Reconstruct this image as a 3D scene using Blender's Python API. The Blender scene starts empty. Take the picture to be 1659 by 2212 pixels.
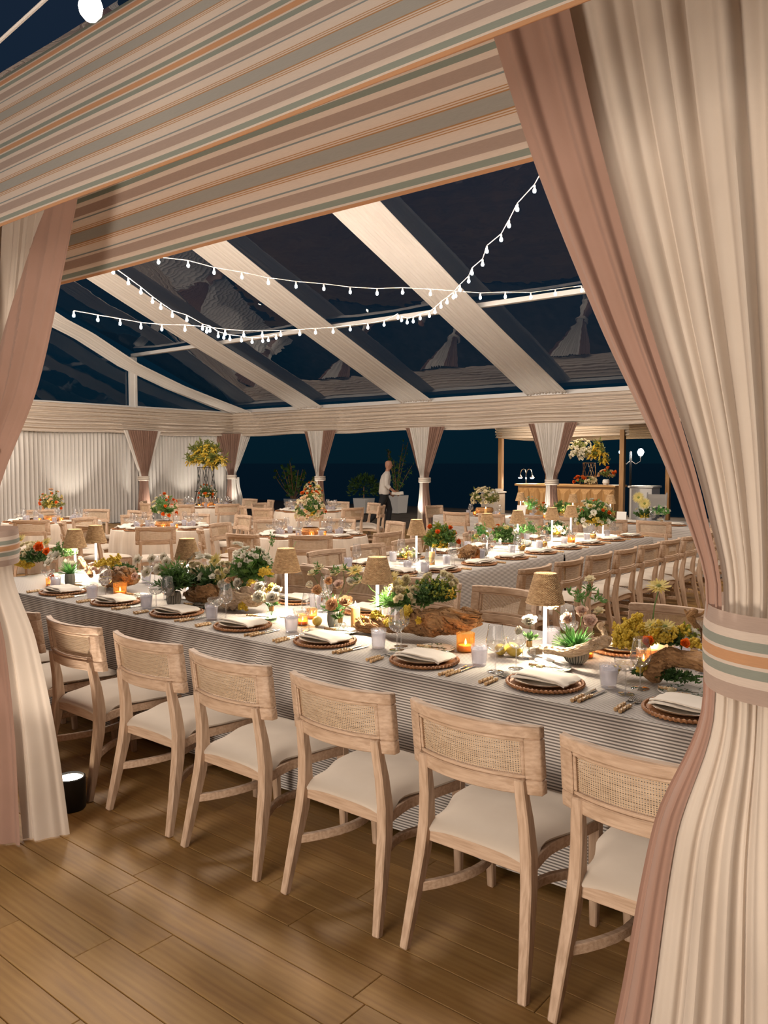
import bpy, bmesh, math, random
import numpy as np
from mathutils import Vector, Matrix, noise
random.seed(7)
SC = bpy.context.scene
COL = SC.collection
PI = math.pi
R = math.radians

# ------------------------------------------------------------------ camera, sky, lights, exposure
cam_d = bpy.data.cameras.new('camera')
cam_d.lens = 28.45; cam_d.sensor_width = 36; cam_d.sensor_fit = 'AUTO'
cam_d.clip_end = 3000; cam_d.clip_start = 0.02
cam = bpy.data.objects.new('camera', cam_d); COL.objects.link(cam)
au, pt = 0.88936, 0.06056
F0 = Vector((-math.sin(au), math.cos(au), 0)); RT = Vector((math.cos(au), math.sin(au), 0)); UP = Vector((0, 0, 1))
RT = Vector((0.7768, 0.6297, 0)); F0 = Vector((-0.6297, 0.7768, 0))
FW = F0*math.cos(pt) - UP*math.sin(pt); UC = UP*math.cos(pt) + F0*math.sin(pt)
mw = Matrix.Identity(4)
for i in range(3):
    mw[i][0] = RT[i]; mw[i][1] = UC[i]; mw[i][2] = -FW[i]
mw.translation = Vector((0, 0, 1.72))
cam.matrix_world = mw
SC.camera = cam
SC.view_settings.view_transform = 'Standard'
SC.view_settings.look = 'None'
SC.view_settings.gamma = 1.0
SC.view_settings.use_curve_mapping = False
SC.view_settings.exposure = 0.1
SC.cycles.max_bounces = 10; SC.cycles.diffuse_bounces = 3; SC.cycles.glossy_bounces = 3
SC.cycles.transmission_bounces = 6; SC.cycles.transparent_max_bounces = 20
SC.cycles.caustics_reflective = False; SC.cycles.caustics_refractive = False
SC.cycles.sample_clamp_indirect = 4.0
SC.cycles.use_denoising = True

wd = bpy.data.worlds.new('night_sky'); SC.world = wd; wd.use_nodes = True
wt = wd.node_tree; wbg = wt.nodes['Background']
tc = wt.nodes.new('ShaderNodeTexCoord'); sx = wt.nodes.new('ShaderNodeSeparateXYZ'); cr = wt.nodes.new('ShaderNodeValToRGB')
wt.links.new(tc.outputs['Generated'], sx.inputs[0]); wt.links.new(sx.outputs[2], cr.inputs[0]); wt.links.new(cr.outputs[0], wbg.inputs[0])
cr.color_ramp.elements[0].position = 0.0; cr.color_ramp.elements[0].color = (.0015, .010, .017, 1)
cr.color_ramp.elements[1].position = 0.45; cr.color_ramp.elements[1].color = (.008, .016, .032, 1)
e_ = cr.color_ramp.elements.new(0.12); e_.color = (.0015, .012, .024, 1)
wbg.inputs[1].default_value = 1.0

def light(name, kind, loc, energy, color=(1, .78, .58), target=None, **kw):
    d = bpy.data.lights.new(name, kind); d.energy = energy; d.color = color
    for k, v in kw.items(): setattr(d, k, v)
    o = bpy.data.objects.new(name, d); COL.objects.link(o); o.location = loc
    if target is not None:
        o.rotation_euler = (Vector(target) - Vector(loc)).to_track_quat('-Z', 'Y').to_euler()
    return o
WARM = (1, .86, .73)
# the lit terrace behind the photographer: its bistro strings light the tent's entrance
light('terrace_light', 'AREA', (-1.2, -4.2, 4.0), 190, WARM, (-1.8, 3, 1.2), size=5.0)
light('terrace_light_low', 'AREA', (2.8, -2.2, 2.6), 10, WARM, (-1.2, 2.6, 1.6), size=3.0)
light('terrace_uplight', 'AREA', (-1.7, -1.6, .30), 120, WARM, (-1.8, 1.9, 2.75), size=.9)

# unseen fill lights added to brighten the interior, standing in for near-half bistro strings
for i, p in enumerate(((-2.6, 4.6, 4.0), (-6, 5.0, 4.35), (-9.2, 5.4, 4.55), (-12.5, 5.0, 4.35), (-15.8, 5.4, 4.55), (-18.6, 5.0, 4.35), (-1.6, 7.6, 4.4), (-.4, 11.2, 4.4))):
    light('near_fill_%d' % (i+1), 'POINT', p, (160, 300, 400, 430, 520, 520, 310, 310)[i], WARM, shadow_soft_size=.45)

# ------------------------------------------------------------------ mesh building
class MB:
    def __init__(s): s.v = []; s.f = []; s.uv = []; s.has_uv = False
    def add(s, vs, fs, uvs=None, M=None):
        n = len(s.v)
        if M is not None: vs = [M @ Vector(v) for v in vs]
        s.v.extend([tuple(v) for v in vs])
        s.f.extend([tuple(i + n for i in f) for f in fs])
        if uvs is None: s.uv.extend([None]*len(fs))
        else: s.uv.extend(uvs); s.has_uv = True
        return s
    def merge(s, o, M=None):
        n = len(s.v)
        s.v.extend([tuple(M @ Vector(v)) for v in o.v] if M is not None else o.v)
        s.f.extend([tuple(i + n for i in f) for f in o.f]); s.uv.extend(o.uv); s.has_uv |= o.has_uv
        return s
    def box(s, c, d, M=None):
        x, y, z = c; a, b, h = d[0]/2, d[1]/2, d[2]/2
        vs = [(x+i*a, y+j*b, z+k*h) for k in (-1, 1) for j in (-1, 1) for i in (-1, 1)]
        return s.add(vs, [(0, 2, 3, 1), (4, 5, 7, 6), (0, 1, 5, 4), (2, 6, 7, 3), (0, 4, 6, 2), (1, 3, 7, 5)], None, M)
    def tube(s, pts, r, n=8, caps=True, M=None, flat=1.0):
        pts = [Vector(p) for p in pts]; m = len(pts)
        rs = r if isinstance(r, (list, tuple)) else [r]*m
        vs = []; side = None
        for i, p in enumerate(pts):
            d = (pts[min(i+1, m-1)] - pts[max(i-1, 0)]).normalized()
            if side is None:
                side = d.cross(Vector((0, 0, 1)))
                if side.length < .1: side = d.cross(Vector((1, 0, 0)))
            side = (side - d*side.dot(d)).normalized(); up = d.cross(side)
            for k in range(n):
                a = 2*PI*k/n
                vs.append(p + side*math.cos(a)*rs[i] + up*math.sin(a)*rs[i]*flat)
        fs = [(i*n+k, i*n+(k+1) % n, (i+1)*n+(k+1) % n, (i+1)*n+k) for i in range(m-1) for k in range(n)]
        if caps: fs += [tuple(range(n))[::-1], tuple(range((m-1)*n, m*n))]
        return s.add(vs, fs, None, M)
    def bar(s, pts, w, d, side, M=None):
        # rectangular section along a path; w along SIDE, d across it
        pts = [Vector(p) for p in pts]; m = len(pts); side = Vector(side).normalized()
        ws = w if isinstance(w, (list, tuple)) else [w]*m
        ds = d if isinstance(d, (list, tuple)) else [d]*m
        vs = []
        for i, p in enumerate(pts):
            t = (pts[min(i+1, m-1)] - pts[max(i-1, 0)]).normalized()
            sd = (side - t*side.dot(t)).normalized(); up = t.cross(sd)
            for a, b in ((-1, -1), (1, -1), (1, 1), (-1, 1)):
                vs.append(p + sd*a*ws[i]/2 + up*b*ds[i]/2)
        fs = [(i*4+k, i*4+(k+1) % 4, (i+1)*4+(k+1) % 4, (i+1)*4+k) for i in range(m-1) for k in range(4)]
        fs += [(3, 2, 1, 0), tuple((m-1)*4+k for k in range(4))]
        return s.add(vs, fs, None, M)
    def lathe(s, prof, n=16, c=(0, 0, 0), M=None, fn=None):
        vs = []; idx = []
        for r, z in prof:
            if r < 1e-6: idx.append([len(vs)]*n); vs.append((c[0], c[1], c[2]+z))
            else:
                idx.append(list(range(len(vs), len(vs)+n)))
                for k in range(n):
                    a = 2*PI*k/n; rr = r*(fn(a, z) if fn else 1)
                    vs.append((c[0]+rr*math.cos(a), c[1]+rr*math.sin(a), c[2]+z))
        fs = []
        for i in range(len(prof)-1):
            A, B = idx[i], idx[i+1]
            for k in range(n):
                q = [A[k], A[(k+1) % n], B[(k+1) % n], B[k]]
                q = [x for j, x in enumerate(q) if x not in q[:j]]
                if len(q) >= 3: fs.append(tuple(q))
        return s.add(vs, fs, None, M)
    def grid(s, nu, nv, fn, uvfn=None, M=None, closed=False):
        vs = []; uvp = []
        cu = nu if closed else nu+1
        for j in range(nv+1):
            for i in range(cu):
                u, v = i/nu, j/nv
                vs.append(fn(u, v))
        for j in range(nv+1):
            for i in range(nu+1): uvp.append(uvfn(i/nu, j/nv) if uvfn else (i/nu, j/nv))
        fs = []; us = []
        for j in range(nv):
            for i in range(nu):
                i2 = (i+1) % cu if closed else i+1
                fs.append((j*cu+i, j*cu+i2, (j+1)*cu+i2, (j+1)*cu+i))
                w = nu+1
                us.append((uvp[j*w+i], uvp[j*w+i+1], uvp[(j+1)*w+i+1], uvp[(j+1)*w+i]))
        return s.add(vs, fs, us, M)
    def mesh(s, name, mat, smooth=True, bevel=0, angle=40, seg=1):
        me = bpy.data.meshes.new(name)
        me.from_pydata(s.v, [], s.f)
        if s.has_uv:
            l = me.uv_layers.new(name='UVMap'); k = 0
            arr = []
            for f, u in zip(s.f, s.uv):
                if u is None: arr.extend([0.0]*2*len(f))
                else:
                    for p in u: arr.extend(p[:2])
            l.data.foreach_set('uv', arr)
        if bevel:
            bm = bmesh.new(); bm.from_mesh(me)
            bmesh.ops.recalc_face_normals(bm, faces=bm.faces)
            es = [e for e in bm.edges if len(e.link_faces) == 2 and e.calc_face_angle(0) > .5]
            bmesh.ops.bevel(bm, geom=es, offset=bevel, segments=seg, affect='EDGES', clamp_overlap=True)
            bm.to_mesh(me); bm.free()
        if mat is not None: me.materials.append(mat)
        if smooth:
            me.polygons.foreach_set('use_smooth', [True]*len(me.polygons))
            me.set_sharp_from_angle(angle=R(angle))
        me.update()
        return me
    def build(s, name, mat, parent=None, loc=None, **kw):
        return put(name, s.mesh(name, mat, **kw), parent, loc)

def put(name, me, parent=None, loc=None, rz=0):
    o = bpy.data.objects.new(name, me); COL.objects.link(o)
    if parent is not None: o.parent = parent
    if loc is not None: o.location = loc
    if rz: o.rotation_euler = (0, 0, rz)
    return o
def empty(name, loc=(0, 0, 0), rz=0):
    o = bpy.data.objects.new(name, None); COL.objects.link(o); o.location = loc; o.rotation_euler = (0, 0, rz)
    o.empty_display_size = .1
    return o
def tag(o, label, cat, group=None):
    o['label'] = label; o['category'] = cat
    if group: o['group'] = group
    elif 'group' in o: del o['group']
    return o
def struct(o): o['kind'] = 'structure'; return o
def stuff(o): o['kind'] = 'stuff'; return o
def dup(root):
    r = root.copy(); COL.objects.link(r)
    for ch in list(root.children):
        c = ch.copy(); COL.objects.link(c); c.parent = r
        for g in list(ch.children):
            d = g.copy(); COL.objects.link(d); d.parent = c
    return r
class Kind:
    def __init__(s, fn): s.fn = fn; s.o = None
    def new(s, loc, rz, label, cat, group=None, scale=1.0):
        if s.o is None: s.o = s.fn(); o = s.o
        else: o = dup(s.o)
        o.location = loc; o.rotation_euler = (0, 0, rz); o.scale = (scale,)*3
        return tag(o, label, cat, group)
ORD = ['first', 'second', 'third', 'fourth', 'fifth', 'sixth', 'seventh', 'eighth', 'ninth', 'tenth', 'eleventh', 'twelfth']
def Rz(a): return Matrix.Rotation(a, 4, 'Z')
def Tr(*p): return Matrix.Translation(Vector(p))
def nz(x, y=0, z=0, s=1): return noise.noise(Vector((x*s, y*s, z*s)))
def lerp(a, b, t): return a+(b-a)*t
def interp(x, xs, ys):
    if x <= xs[0]: return ys[0]
    for i in range(len(xs)-1):
        if x <= xs[i+1]:
            t = (x-xs[i])/(xs[i+1]-xs[i]); return ys[i]+(ys[i+1]-ys[i])*t
    return ys[-1]
def sinterp(x, xs, ys):
    # monotone cubic through the points
    n = len(xs)
    if x <= xs[0]: return ys[0]
    if x >= xs[-1]: return ys[-1]
    h = [xs[i+1]-xs[i] for i in range(n-1)]; d = [(ys[i+1]-ys[i])/h[i] for i in range(n-1)]
    m = [d[0]]+[0 if d[i-1]*d[i] <= 0 else 2*d[i-1]*d[i]/(d[i-1]+d[i]) for i in range(1, n-1)]+[d[-1]]
    i = max(k for k in range(n-1) if xs[k] <= x); t = (x-xs[i])/h[i]
    return ((1+2*t)*(1-t)**2)*ys[i]+t*(1-t)**2*h[i]*m[i]+t*t*(3-2*t)*ys[i+1]+t*t*(t-1)*h[i]*m[i+1]

# ------------------------------------------------------------------ materials
class NT:
    def __init__(s, m): s.t = m.node_tree; s.bsdf = s.t.nodes.get('Principled BSDF')
    def n(s, typ, ins=None, **kw):
        nd = s.t.nodes.new('ShaderNode'+typ)
        for k, v in kw.items(): setattr(nd, k, v)
        for k, v in (ins or {}).items():
            if isinstance(v, bpy.types.NodeSocket): s.t.links.new(v, nd.inputs[k])
            else: nd.inputs[k].default_value = v
        return nd
    def l(s, a, b): s.t.links.new(a, b)
    def math(s, op, a, b=0.0): return s.n('Math', {0: a, 1: b}, operation=op).outputs[0]
    def ramp(s, fac, stops, const=False):
        r = s.n('ValToRGB', {0: fac}); c = r.color_ramp
        if const: c.interpolation = 'CONSTANT'
        while len(c.elements) < len(stops): c.elements.new(0.5)
        for e, (p, col) in zip(c.elements, stops): e.position = p; e.color = tuple(col)+(1,)
        return r.outputs[0]
def mat(name, col=(.5, .5, .5), rough=.6, metal=0, **kw):
    m = bpy.data.materials.new(name); m.use_nodes = True
    b = m.node_tree.nodes['Principled BSDF']
    b.inputs['Base Color'].default_value = tuple(col)+(1,)
    b.inputs['Roughness'].default_value = rough; b.inputs['Metallic'].default_value = metal
    for k, v in kw.items(): b.inputs[k].default_value = v
    return m
def mottled(name, a, b_, rough=.6, scale=8, stretch=(1, 1, 1), bump=0, detail=4, bscale=None, coord='Object', metal=0, **kw):
    m = mat(name, a, rough, metal, **kw); N = NT(m)
    co = N.n('TexCoord').outputs[coord]
    mp = N.n('Mapping', {'Vector': co, 'Scale': stretch}).outputs[0]
    nt = N.n('TexNoise', {'Vector': mp, 'Scale': scale, 'Detail': detail}).outputs[0]
    N.l(N.ramp(nt, [(.32, a), (.68, b_)]), N.bsdf.inputs['Base Color'])
    if bump:
        n2 = N.n('TexNoise', {'Vector': mp, 'Scale': bscale or scale*3, 'Detail': 3}).outputs[0]
        N.l(N.n('Bump', {'Height': n2, 'Strength': bump, 'Distance': .004}).outputs[0], N.bsdf.inputs['Normal'])
    return m
def emis(name, col, st):
    m = mat(name, (0, 0, 0), .5); b = m.node_tree.nodes['Principled BSDF']
    b.inputs['Emission Color'].default_value = tuple(col)+(1,); b.inputs['Emission Strength'].default_value = st
    return m
def thin_glass(name, tint=(1, 1, 1), refl=1.0, rough=.02, body=0.0, bodycol=(1, 1, 1), ior=1.45):
    m = bpy.data.materials.new(name); m.use_nodes = True; N = NT(m); N.t.nodes.remove(N.bsdf)
    tr = N.n('BsdfTransparent', {0: tuple(tint)+(1,)}).outputs[0]
    gl = N.n('BsdfGlossy', {0: (1, 1, 1, 1), 'Roughness': rough}).outputs[0]
    fc = N.n('LayerWeight', {'Blend': .5}).outputs['Facing']
    f0 = ((ior-1)/(ior+1))**2
    fr = N.math('MULTIPLY', N.math('ADD', N.math('MULTIPLY', N.math('POWER', fc, 5.0), 1-f0), f0), refl)
    base = tr
    if body > 0:
        df = N.n('BsdfTranslucent', {0: tuple(bodycol)+(1,)}).outputs[0]
        d2 = N.n('BsdfDiffuse', {0: tuple(bodycol)+(1,)}).outputs[0]
        dd = N.n('MixShader', {0: .5, 1: df, 2: d2}).outputs[0]
        base = N.n('MixShader', {0: body, 1: tr, 2: dd}).outputs[0]
    mx = N.n('MixShader', {0: fr, 1: base, 2: gl}).outputs[0]
    N.l(mx, N.t.nodes['Material Output'].inputs[0])
    return m, N
def cloth(name, a, b_=None, rough=.9, weave=600, trans=0.0, scale=6, stretch=(1, 1, 1), sheen=.15):
    b_ = b_ or tuple(x*.9 for x in a)
    m = mottled(name, b_, a, rough, scale, stretch); N = NT(m)
    N.bsdf.inputs['Sheen Weight'].default_value = sheen
    N.bsdf.inputs['Specular IOR Level'].default_value = .15
    co = N.n('TexCoord').outputs['Object']
    w = N.n('TexNoise', {'Vector': co, 'Scale': weave, 'Detail': 1}).outputs[0]
    N.l(N.n('Bump', {'Height': w, 'Strength': .15, 'Distance': .001}).outputs[0], N.bsdf.inputs['Normal'])
    if trans > 0:
        col = N.bsdf.inputs['Base Color'].links[0].from_socket
        tl = N.n('BsdfTranslucent', {0: col}).outputs[0]
        mx = N.n('MixShader', {0: trans, 1: N.bsdf.outputs[0], 2: tl}).outputs[0]
        N.l(mx, N.t.nodes['Material Output'].inputs[0])
    return m

MT = {}
MT['oak'] = mottled('bleached_oak', (.40, .265, .17), (.57, .405, .285), .6, 5, (16, 16, 1.2), .3, 7)
MT['oak_x'] = mottled('bleached_oak_rail', (.40, .265, .17), (.57, .405, .285), .6, 5, (1.2, 16, 16), .3, 7)
MT['linen'] = cloth('seat_linen', (.57, .49, .405), (.52, .44, .36))
MT['cream'] = cloth('cream_voile', (.61, .52, .435), (.575, .485, .40), trans=.25)
MT['mauve'] = cloth('mauve_linen', (.34, .205, .155), (.315, .19, .14), trans=.12)
MT['white_drape'] = cloth('white_voile', (.84, .79, .73), (.82, .77, .71), trans=.2)
MT['round_cloth'] = cloth('oatmeal_linen', (.68, .58, .48), (.61, .52, .43), stretch=(6, 6, .3))
MT['napkin'] = cloth('napkin_linen', (.78, .71, .62), (.74, .67, .58))
MT['white_metal'] = mat('white_metal', (.75, .73, .70), .4)
MT['metal'] = mat('cutlery_steel', (.62, .60, .57), .22, 1.0)
MT['gold'] = mat('brushed_gold', (.62, .42, .18), .3, 1.0)
MT['chrome'] = mat('chrome', (.8, .8, .8), .12, 1.0)
MT['black'] = mat('black_plastic', (.006, .006, .007), .5)
MT['bamboo'] = mottled('bamboo_root', (.33, .16, .06), (.64, .43, .21), .35, 60, (1, 1, 1))
MT['rattan'] = mottled('seagrass_weave', (.38, .22, .10), (.70, .49, .27), .7, 45, (1, 1, 2.5), .3)
MT['charger'] = mottled('rattan_charger', (.24, .095, .032), (.44, .20, .075), .55, 60, (1, 1, 1), .3)
MT['stoneware'] = mottled('cream_stoneware', (.60, .50, .39), (.68, .58, .46), .3, 25)
MT['glaze_rim'] = mat('brown_glaze', (.22, .12, .055), .3)
def wood_mat(name, lo, hi, pit):
    m = mat(name, hi, .75); N = NT(m)
    co = N.n('TexCoord').outputs['Object']
    g = N.n('TexNoise', {'Vector': N.n('Mapping', {'Vector': co, 'Scale': (4, 22, 22)}).outputs[0], 'Scale': 2.2, 'Detail': 6, 'Distortion': 1.2}).outputs[0]
    base = N.ramp(g, [(.3, lo), (.62, hi)])
    v = N.n('TexVoronoi', {'Vector': N.n('VectorMath', {0: co, 1: N.n('TexNoise', {'Vector': co, 'Scale': 14.0}).outputs[1]}, operation='ADD').outputs[0], 'Scale': 17.0}, feature='F1').outputs['Distance']
    n2 = N.n('TexNoise', {'Vector': co, 'Scale': 9.0, 'Detail': 2}).outputs[0]
    hole = N.math('MULTIPLY', N.ramp(v, [(.14, (1, 1, 1)), (.24, (0, 0, 0))]), N.ramp(n2, [(.47, (0, 0, 0)), (.53, (1, 1, 1))]))
    hole = N.math('MULTIPLY', hole, pit)
    N.l(N.n('Mix', {0: hole, 6: base, 7: tuple(x*.12 for x in lo)+(1,)}, data_type='RGBA').outputs[2], N.bsdf.inputs['Base Color'])
    h = N.math('SUBTRACT', N.math('MULTIPLY', g, .6), hole)
    N.l(N.n('Bump', {'Height': h, 'Strength': 1.0, 'Distance': .008}).outputs[0], N.bsdf.inputs['Normal'])
    return m
MT['driftwood'] = wood_mat('driftwood', (.17, .078, .028), (.45, .25, .105), 1.0)
MT['driftwood_pale'] = wood_mat('pale_driftwood', (.40, .27, .16), (.70, .54, .38), .5)
MT['leaf'] = mottled('green_leaf', (.06, .15, .03), (.16, .30, .07), .5, 12, **{'Subsurface Weight': 0.0})
MT['leaf_dark'] = mottled('dark_leaf', (.035, .085, .02), (.09, .18, .045), .5, 12)
MT['leaf_bright'] = mottled('bright_leaf', (.10, .33, .07), (.22, .50, .14), .45, 12)
MT['leaf_olive'] = mottled('olive_leaf', (.12, .16, .035), (.26, .28, .06), .55, 12)
MT['moss'] = mottled('chartreuse_bloom', (.16, .20, .02), (.34, .36, .05), .7, 14)
MT['mimosa'] = mottled('mimosa_yellow', (.74, .50, .03), (.90, .70, .12), .8, 20)
MT['white_petal'] = mottled('white_petal', (.74, .70, .58), (.84, .80, .70), .55, 10)
MT['cream_petal'] = mottled('cream_petal', (.70, .60, .36), (.82, .74, .52), .55, 10)
MT['yellow_petal'] = mottled('pale_yellow_petal', (.70, .58, .16), (.82, .72, .32), .55, 10)
MT['peach_petal'] = mottled('peach_petal', (.75, .44, .23), (.84, .60, .38), .55, 10)
MT['pink_petal'] = mottled('blush_petal', (.76, .52, .42), (.86, .70, .60), .55, 10)
MT['orange_petal'] = mottled('orange_petal', (.72, .10, .008), (.85, .20, .02), .5, 10)
for k_ in [k for k in MT if k.endswith('_petal')]:
    N_ = NT(MT[k_]); c_ = N_.bsdf.inputs['Base Color'].links[0].from_socket
    N_.l(N_.n('MixShader', {0: .42, 1: N_.bsdf.outputs[0], 2: N_.n('BsdfTranslucent', {0: c_}).outputs[0]}).outputs[0], N_.t.nodes['Material Output'].inputs[0])
for k_ in ('leaf', 'leaf_dark', 'leaf_bright', 'leaf_olive', 'moss', 'mimosa'):
    N_ = NT(MT[k_]); c_ = N_.bsdf.inputs['Base Color'].links[0].from_socket
    N_.l(N_.n('MixShader', {0: .3, 1: N_.bsdf.outputs[0], 2: N_.n('BsdfTranslucent', {0: c_}).outputs[0]}).outputs[0], N_.t.nodes['Material Output'].inputs[0])
MT['flower_eye'] = mat('flower_eye', (.18, .20, .04), .8)
MT['lemon'] = mottled('lemon_peel', (.70, .46, .06), (.80, .60, .14), .4, 8, bump=.3, bscale=120)
MT['wax'] = mat('candle_wax', (.72, .46, .18), .5, **{'Subsurface Weight': .6, 'Subsurface Radius': (.03, .015, .006), 'Subsurface Scale': 1.0})
MT['flame'] = emis('candle_flame', (1, .62, .25), 30)
MT['bulb'] = emis('bulb_glow', (1, .86, .73), 380)
MT['terrace_bulb'] = emis('terrace_bulb_glow', (1, .86, .70), 12)
MT['lamp_glow'] = emis('lamp_diffuser', (1, .86, .68), 9)
MT['stem_glow'] = emis('lit_acrylic_stem', (1, .90, .78), 2.2)
MT['clear'], _ = thin_glass('clear_glass', (.92, .92, .93), 3.0, .03, .06, (.9, .9, .9))
MT['far_clear'] = MT['clear']
MT['amber'], _ = thin_glass('amber_glass', (.92, .60, .22), 1.6, .05, .16, (.80, .42, .12))
MT['green_glass'], _ = thin_glass('sea_green_glass', (.80, .93, .82), 1.0, .03, .08, (.6, .8, .6))
MT['tumbler'], _ = thin_glass('lavender_glass', (.94, .94, .97), 1.6, .08, .22, (.84, .83, .89))
MT['ice'], _ = thin_glass('iced_water', (.95, .95, .97), 1.2, .12, .5, (.86, .85, .89))
MT['wine_liquid'], _ = thin_glass('clear_liquid', (.94, .93, .90), 1.0, .01, .05, (.9, .9, .88), 1.34)
MT['gold_votive'] = mat('gold_mercury_glass', (.80, .45, .12), .2, .8)
MT['paper'] = mat('menu_card', (.80, .77, .72), .8)
MT['sand'] = mottled('beach_sand', (.10, .075, .05), (.16, .12, .085), .95, 3, bump=.6, bscale=20)
MT['sea'] = mat('night_sea', (.003, .012, .022), .25)
MT['bar_wood'] = mottled('bar_pine', (.38, .20, .07), (.55, .32, .13), .5, 3, (10, 10, .8), .15)
MT['bar_wood_h'] = mottled('bar_pine_flat', (.38, .20, .07), (.55, .32, .13), .5, 3, (.8, 10, 10), .15)
MT['post_wood'] = mottled('post_pine', (.33, .17, .065), (.47, .26, .11), .6, 4, (10, 10, .8), .15)
MT['white_paint'] = mat('white_paint', (.72, .70, .68), .5)
MT['skin'] = mat('skin', (.45, .22, .14), .5)
MT['shirt'] = cloth('white_shirt', (.72, .66, .60))
MT['trousers'] = mat('black_trousers', (.008, .009, .012), .8)

# bands of the awning stripe (one repeat, mirrored about its orange line)
STR = [(0, 'or'), (.030, 'cr'), (.047, 'sg'), (.105, 'cr'), (.155, 'tn'), (.255, 'cr'), (.282, 'bl'), (.297, 'cr'),
       (.383, 'ol'), (.393, 'cr'), (.405, 'ol'), (.414, 'cr'), (.424, 'ol'), (.436, 'gr')]
SCOL = dict(cr=(.70, .59, .50), sg=(.30, .32, .27), tn=(.46, .35, .29), bl=(.28, .31, .30), ol=(.47, .26, .12), gr=(.42, .39, .345))
SCOL['or'] = (.58, .32, .17)
def stripe_mat(name, period, coord='v', trans=.42):
    m = mat(name, (.6, .5, .4), .9); N = NT(m)
    uv = N.n('UVMap').outputs[0]
    v = N.n('SeparateXYZ', {0: uv}).outputs[1]
    t = N.math('PINGPONG', N.math('DIVIDE', v, period), .5)
    col = N.ramp(t, [(p, SCOL[k]) for p, k in STR], True)
    co = N.n('TexCoord').outputs['Object']
    w = N.n('TexNoise', {'Vector': N.n('Mapping', {'Vector': co, 'Scale': (40, 40, 900)}).outputs[0], 'Scale': 1, 'Detail': 2}).outputs[0]
    k = N.n('MapRange', {0: w, 3: .88, 4: 1.1}).outputs[0]
    col = N.n('Mix', {6: col, 7: N.n('CombineColor', {0: k, 1: k, 2: k}).outputs[0], 0: 1.0}, data_type='RGBA', blend_type='MULTIPLY').outputs[2]
    N.l(col, N.bsdf.inputs['Base Color']); N.bsdf.inputs['Sheen Weight'].default_value = .1
    N.bsdf.inputs['Specular IOR Level'].default_value = .1
    tl = N.n('BsdfTranslucent', {0: col}).outputs[0]
    N.l(N.n('MixShader', {0: trans, 1: N.bsdf.outputs[0], 2: tl}).outputs[0], N.t.nodes['Material Output'].inputs[0])
    return m
MT['awning'] = stripe_mat('awning_stripe', .344)
def ticking(name, period, a, b_, duty=.5, jitter=False):
    m = mat(name, a, .9); N = NT(m); N.bsdf.inputs['Specular IOR Level'].default_value = .15
    uv = N.n('UVMap').outputs[0]; v = N.n('SeparateXYZ', {0: uv}).outputs[1]
    if jitter:
        nn = N.n('TexNoise', {'Scale': 1.0, 'Detail': 3, 'Vector': N.n('CombineXYZ', {1: N.math('MULTIPLY', v, 55.0)}).outputs[0]}).outputs[0]
        col = N.ramp(nn, [(.40, b_), (.47, a), (.56, a), (.62, tuple(x*.8 for x in a))])
    else:
        fr = N.math('FRACT', N.math('DIVIDE', v, period))
        col = N.ramp(fr, [(0, a), (1-duty-.04, a), (1-duty+.04, b_), (.97, b_)])
    N.l(col, N.bsdf.inputs['Base Color'])
    return m
MT['table_stripe'] = ticking('table_ticking', .0125, (.62, .575, .53), (.17, .152, .14), .48)
MT['ruched'] = ticking('ruched_ticking', .05, (.76, .66, .56), (.42, .33, .255), jitter=True)

def cane_mat():
    m = mat('cane_webbing', (.50, .36, .23), .6); N = NT(m)
    uv = N.n('UVMap').outputs[0]; s = N.n('SeparateXYZ', {0: uv})
    a = N.math('FRACT', N.math('MULTIPLY', s.outputs[0], 48)); b = N.math('FRACT', N.math('MULTIPLY', s.outputs[1], 18))
    ia = N.math('LESS_THAN', N.math('ABSOLUTE', N.math('SUBTRACT', a, .5)), .24)
    ib = N.math('LESS_THAN', N.math('ABSOLUTE', N.math('SUBTRACT', b, .5)), .24)
    hole = N.math('MULTIPLY', ia, ib)
    tr = N.n('BsdfTransparent').outputs[0]
    N.l(N.n('MixShader', {0: hole, 1: N.bsdf.outputs[0], 2: tr}).outputs[0], N.t.nodes['Material Output'].inputs[0])
    N.l(N.ramp(N.n('TexNoise', {'Vector': uv, 'Scale': 9}).outputs[0], [(.3, (.42, .29, .18)), (.7, (.56, .41, .27))]), N.bsdf.inputs['Base Color'])
    return m
MT['cane'] = cane_mat()
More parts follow.
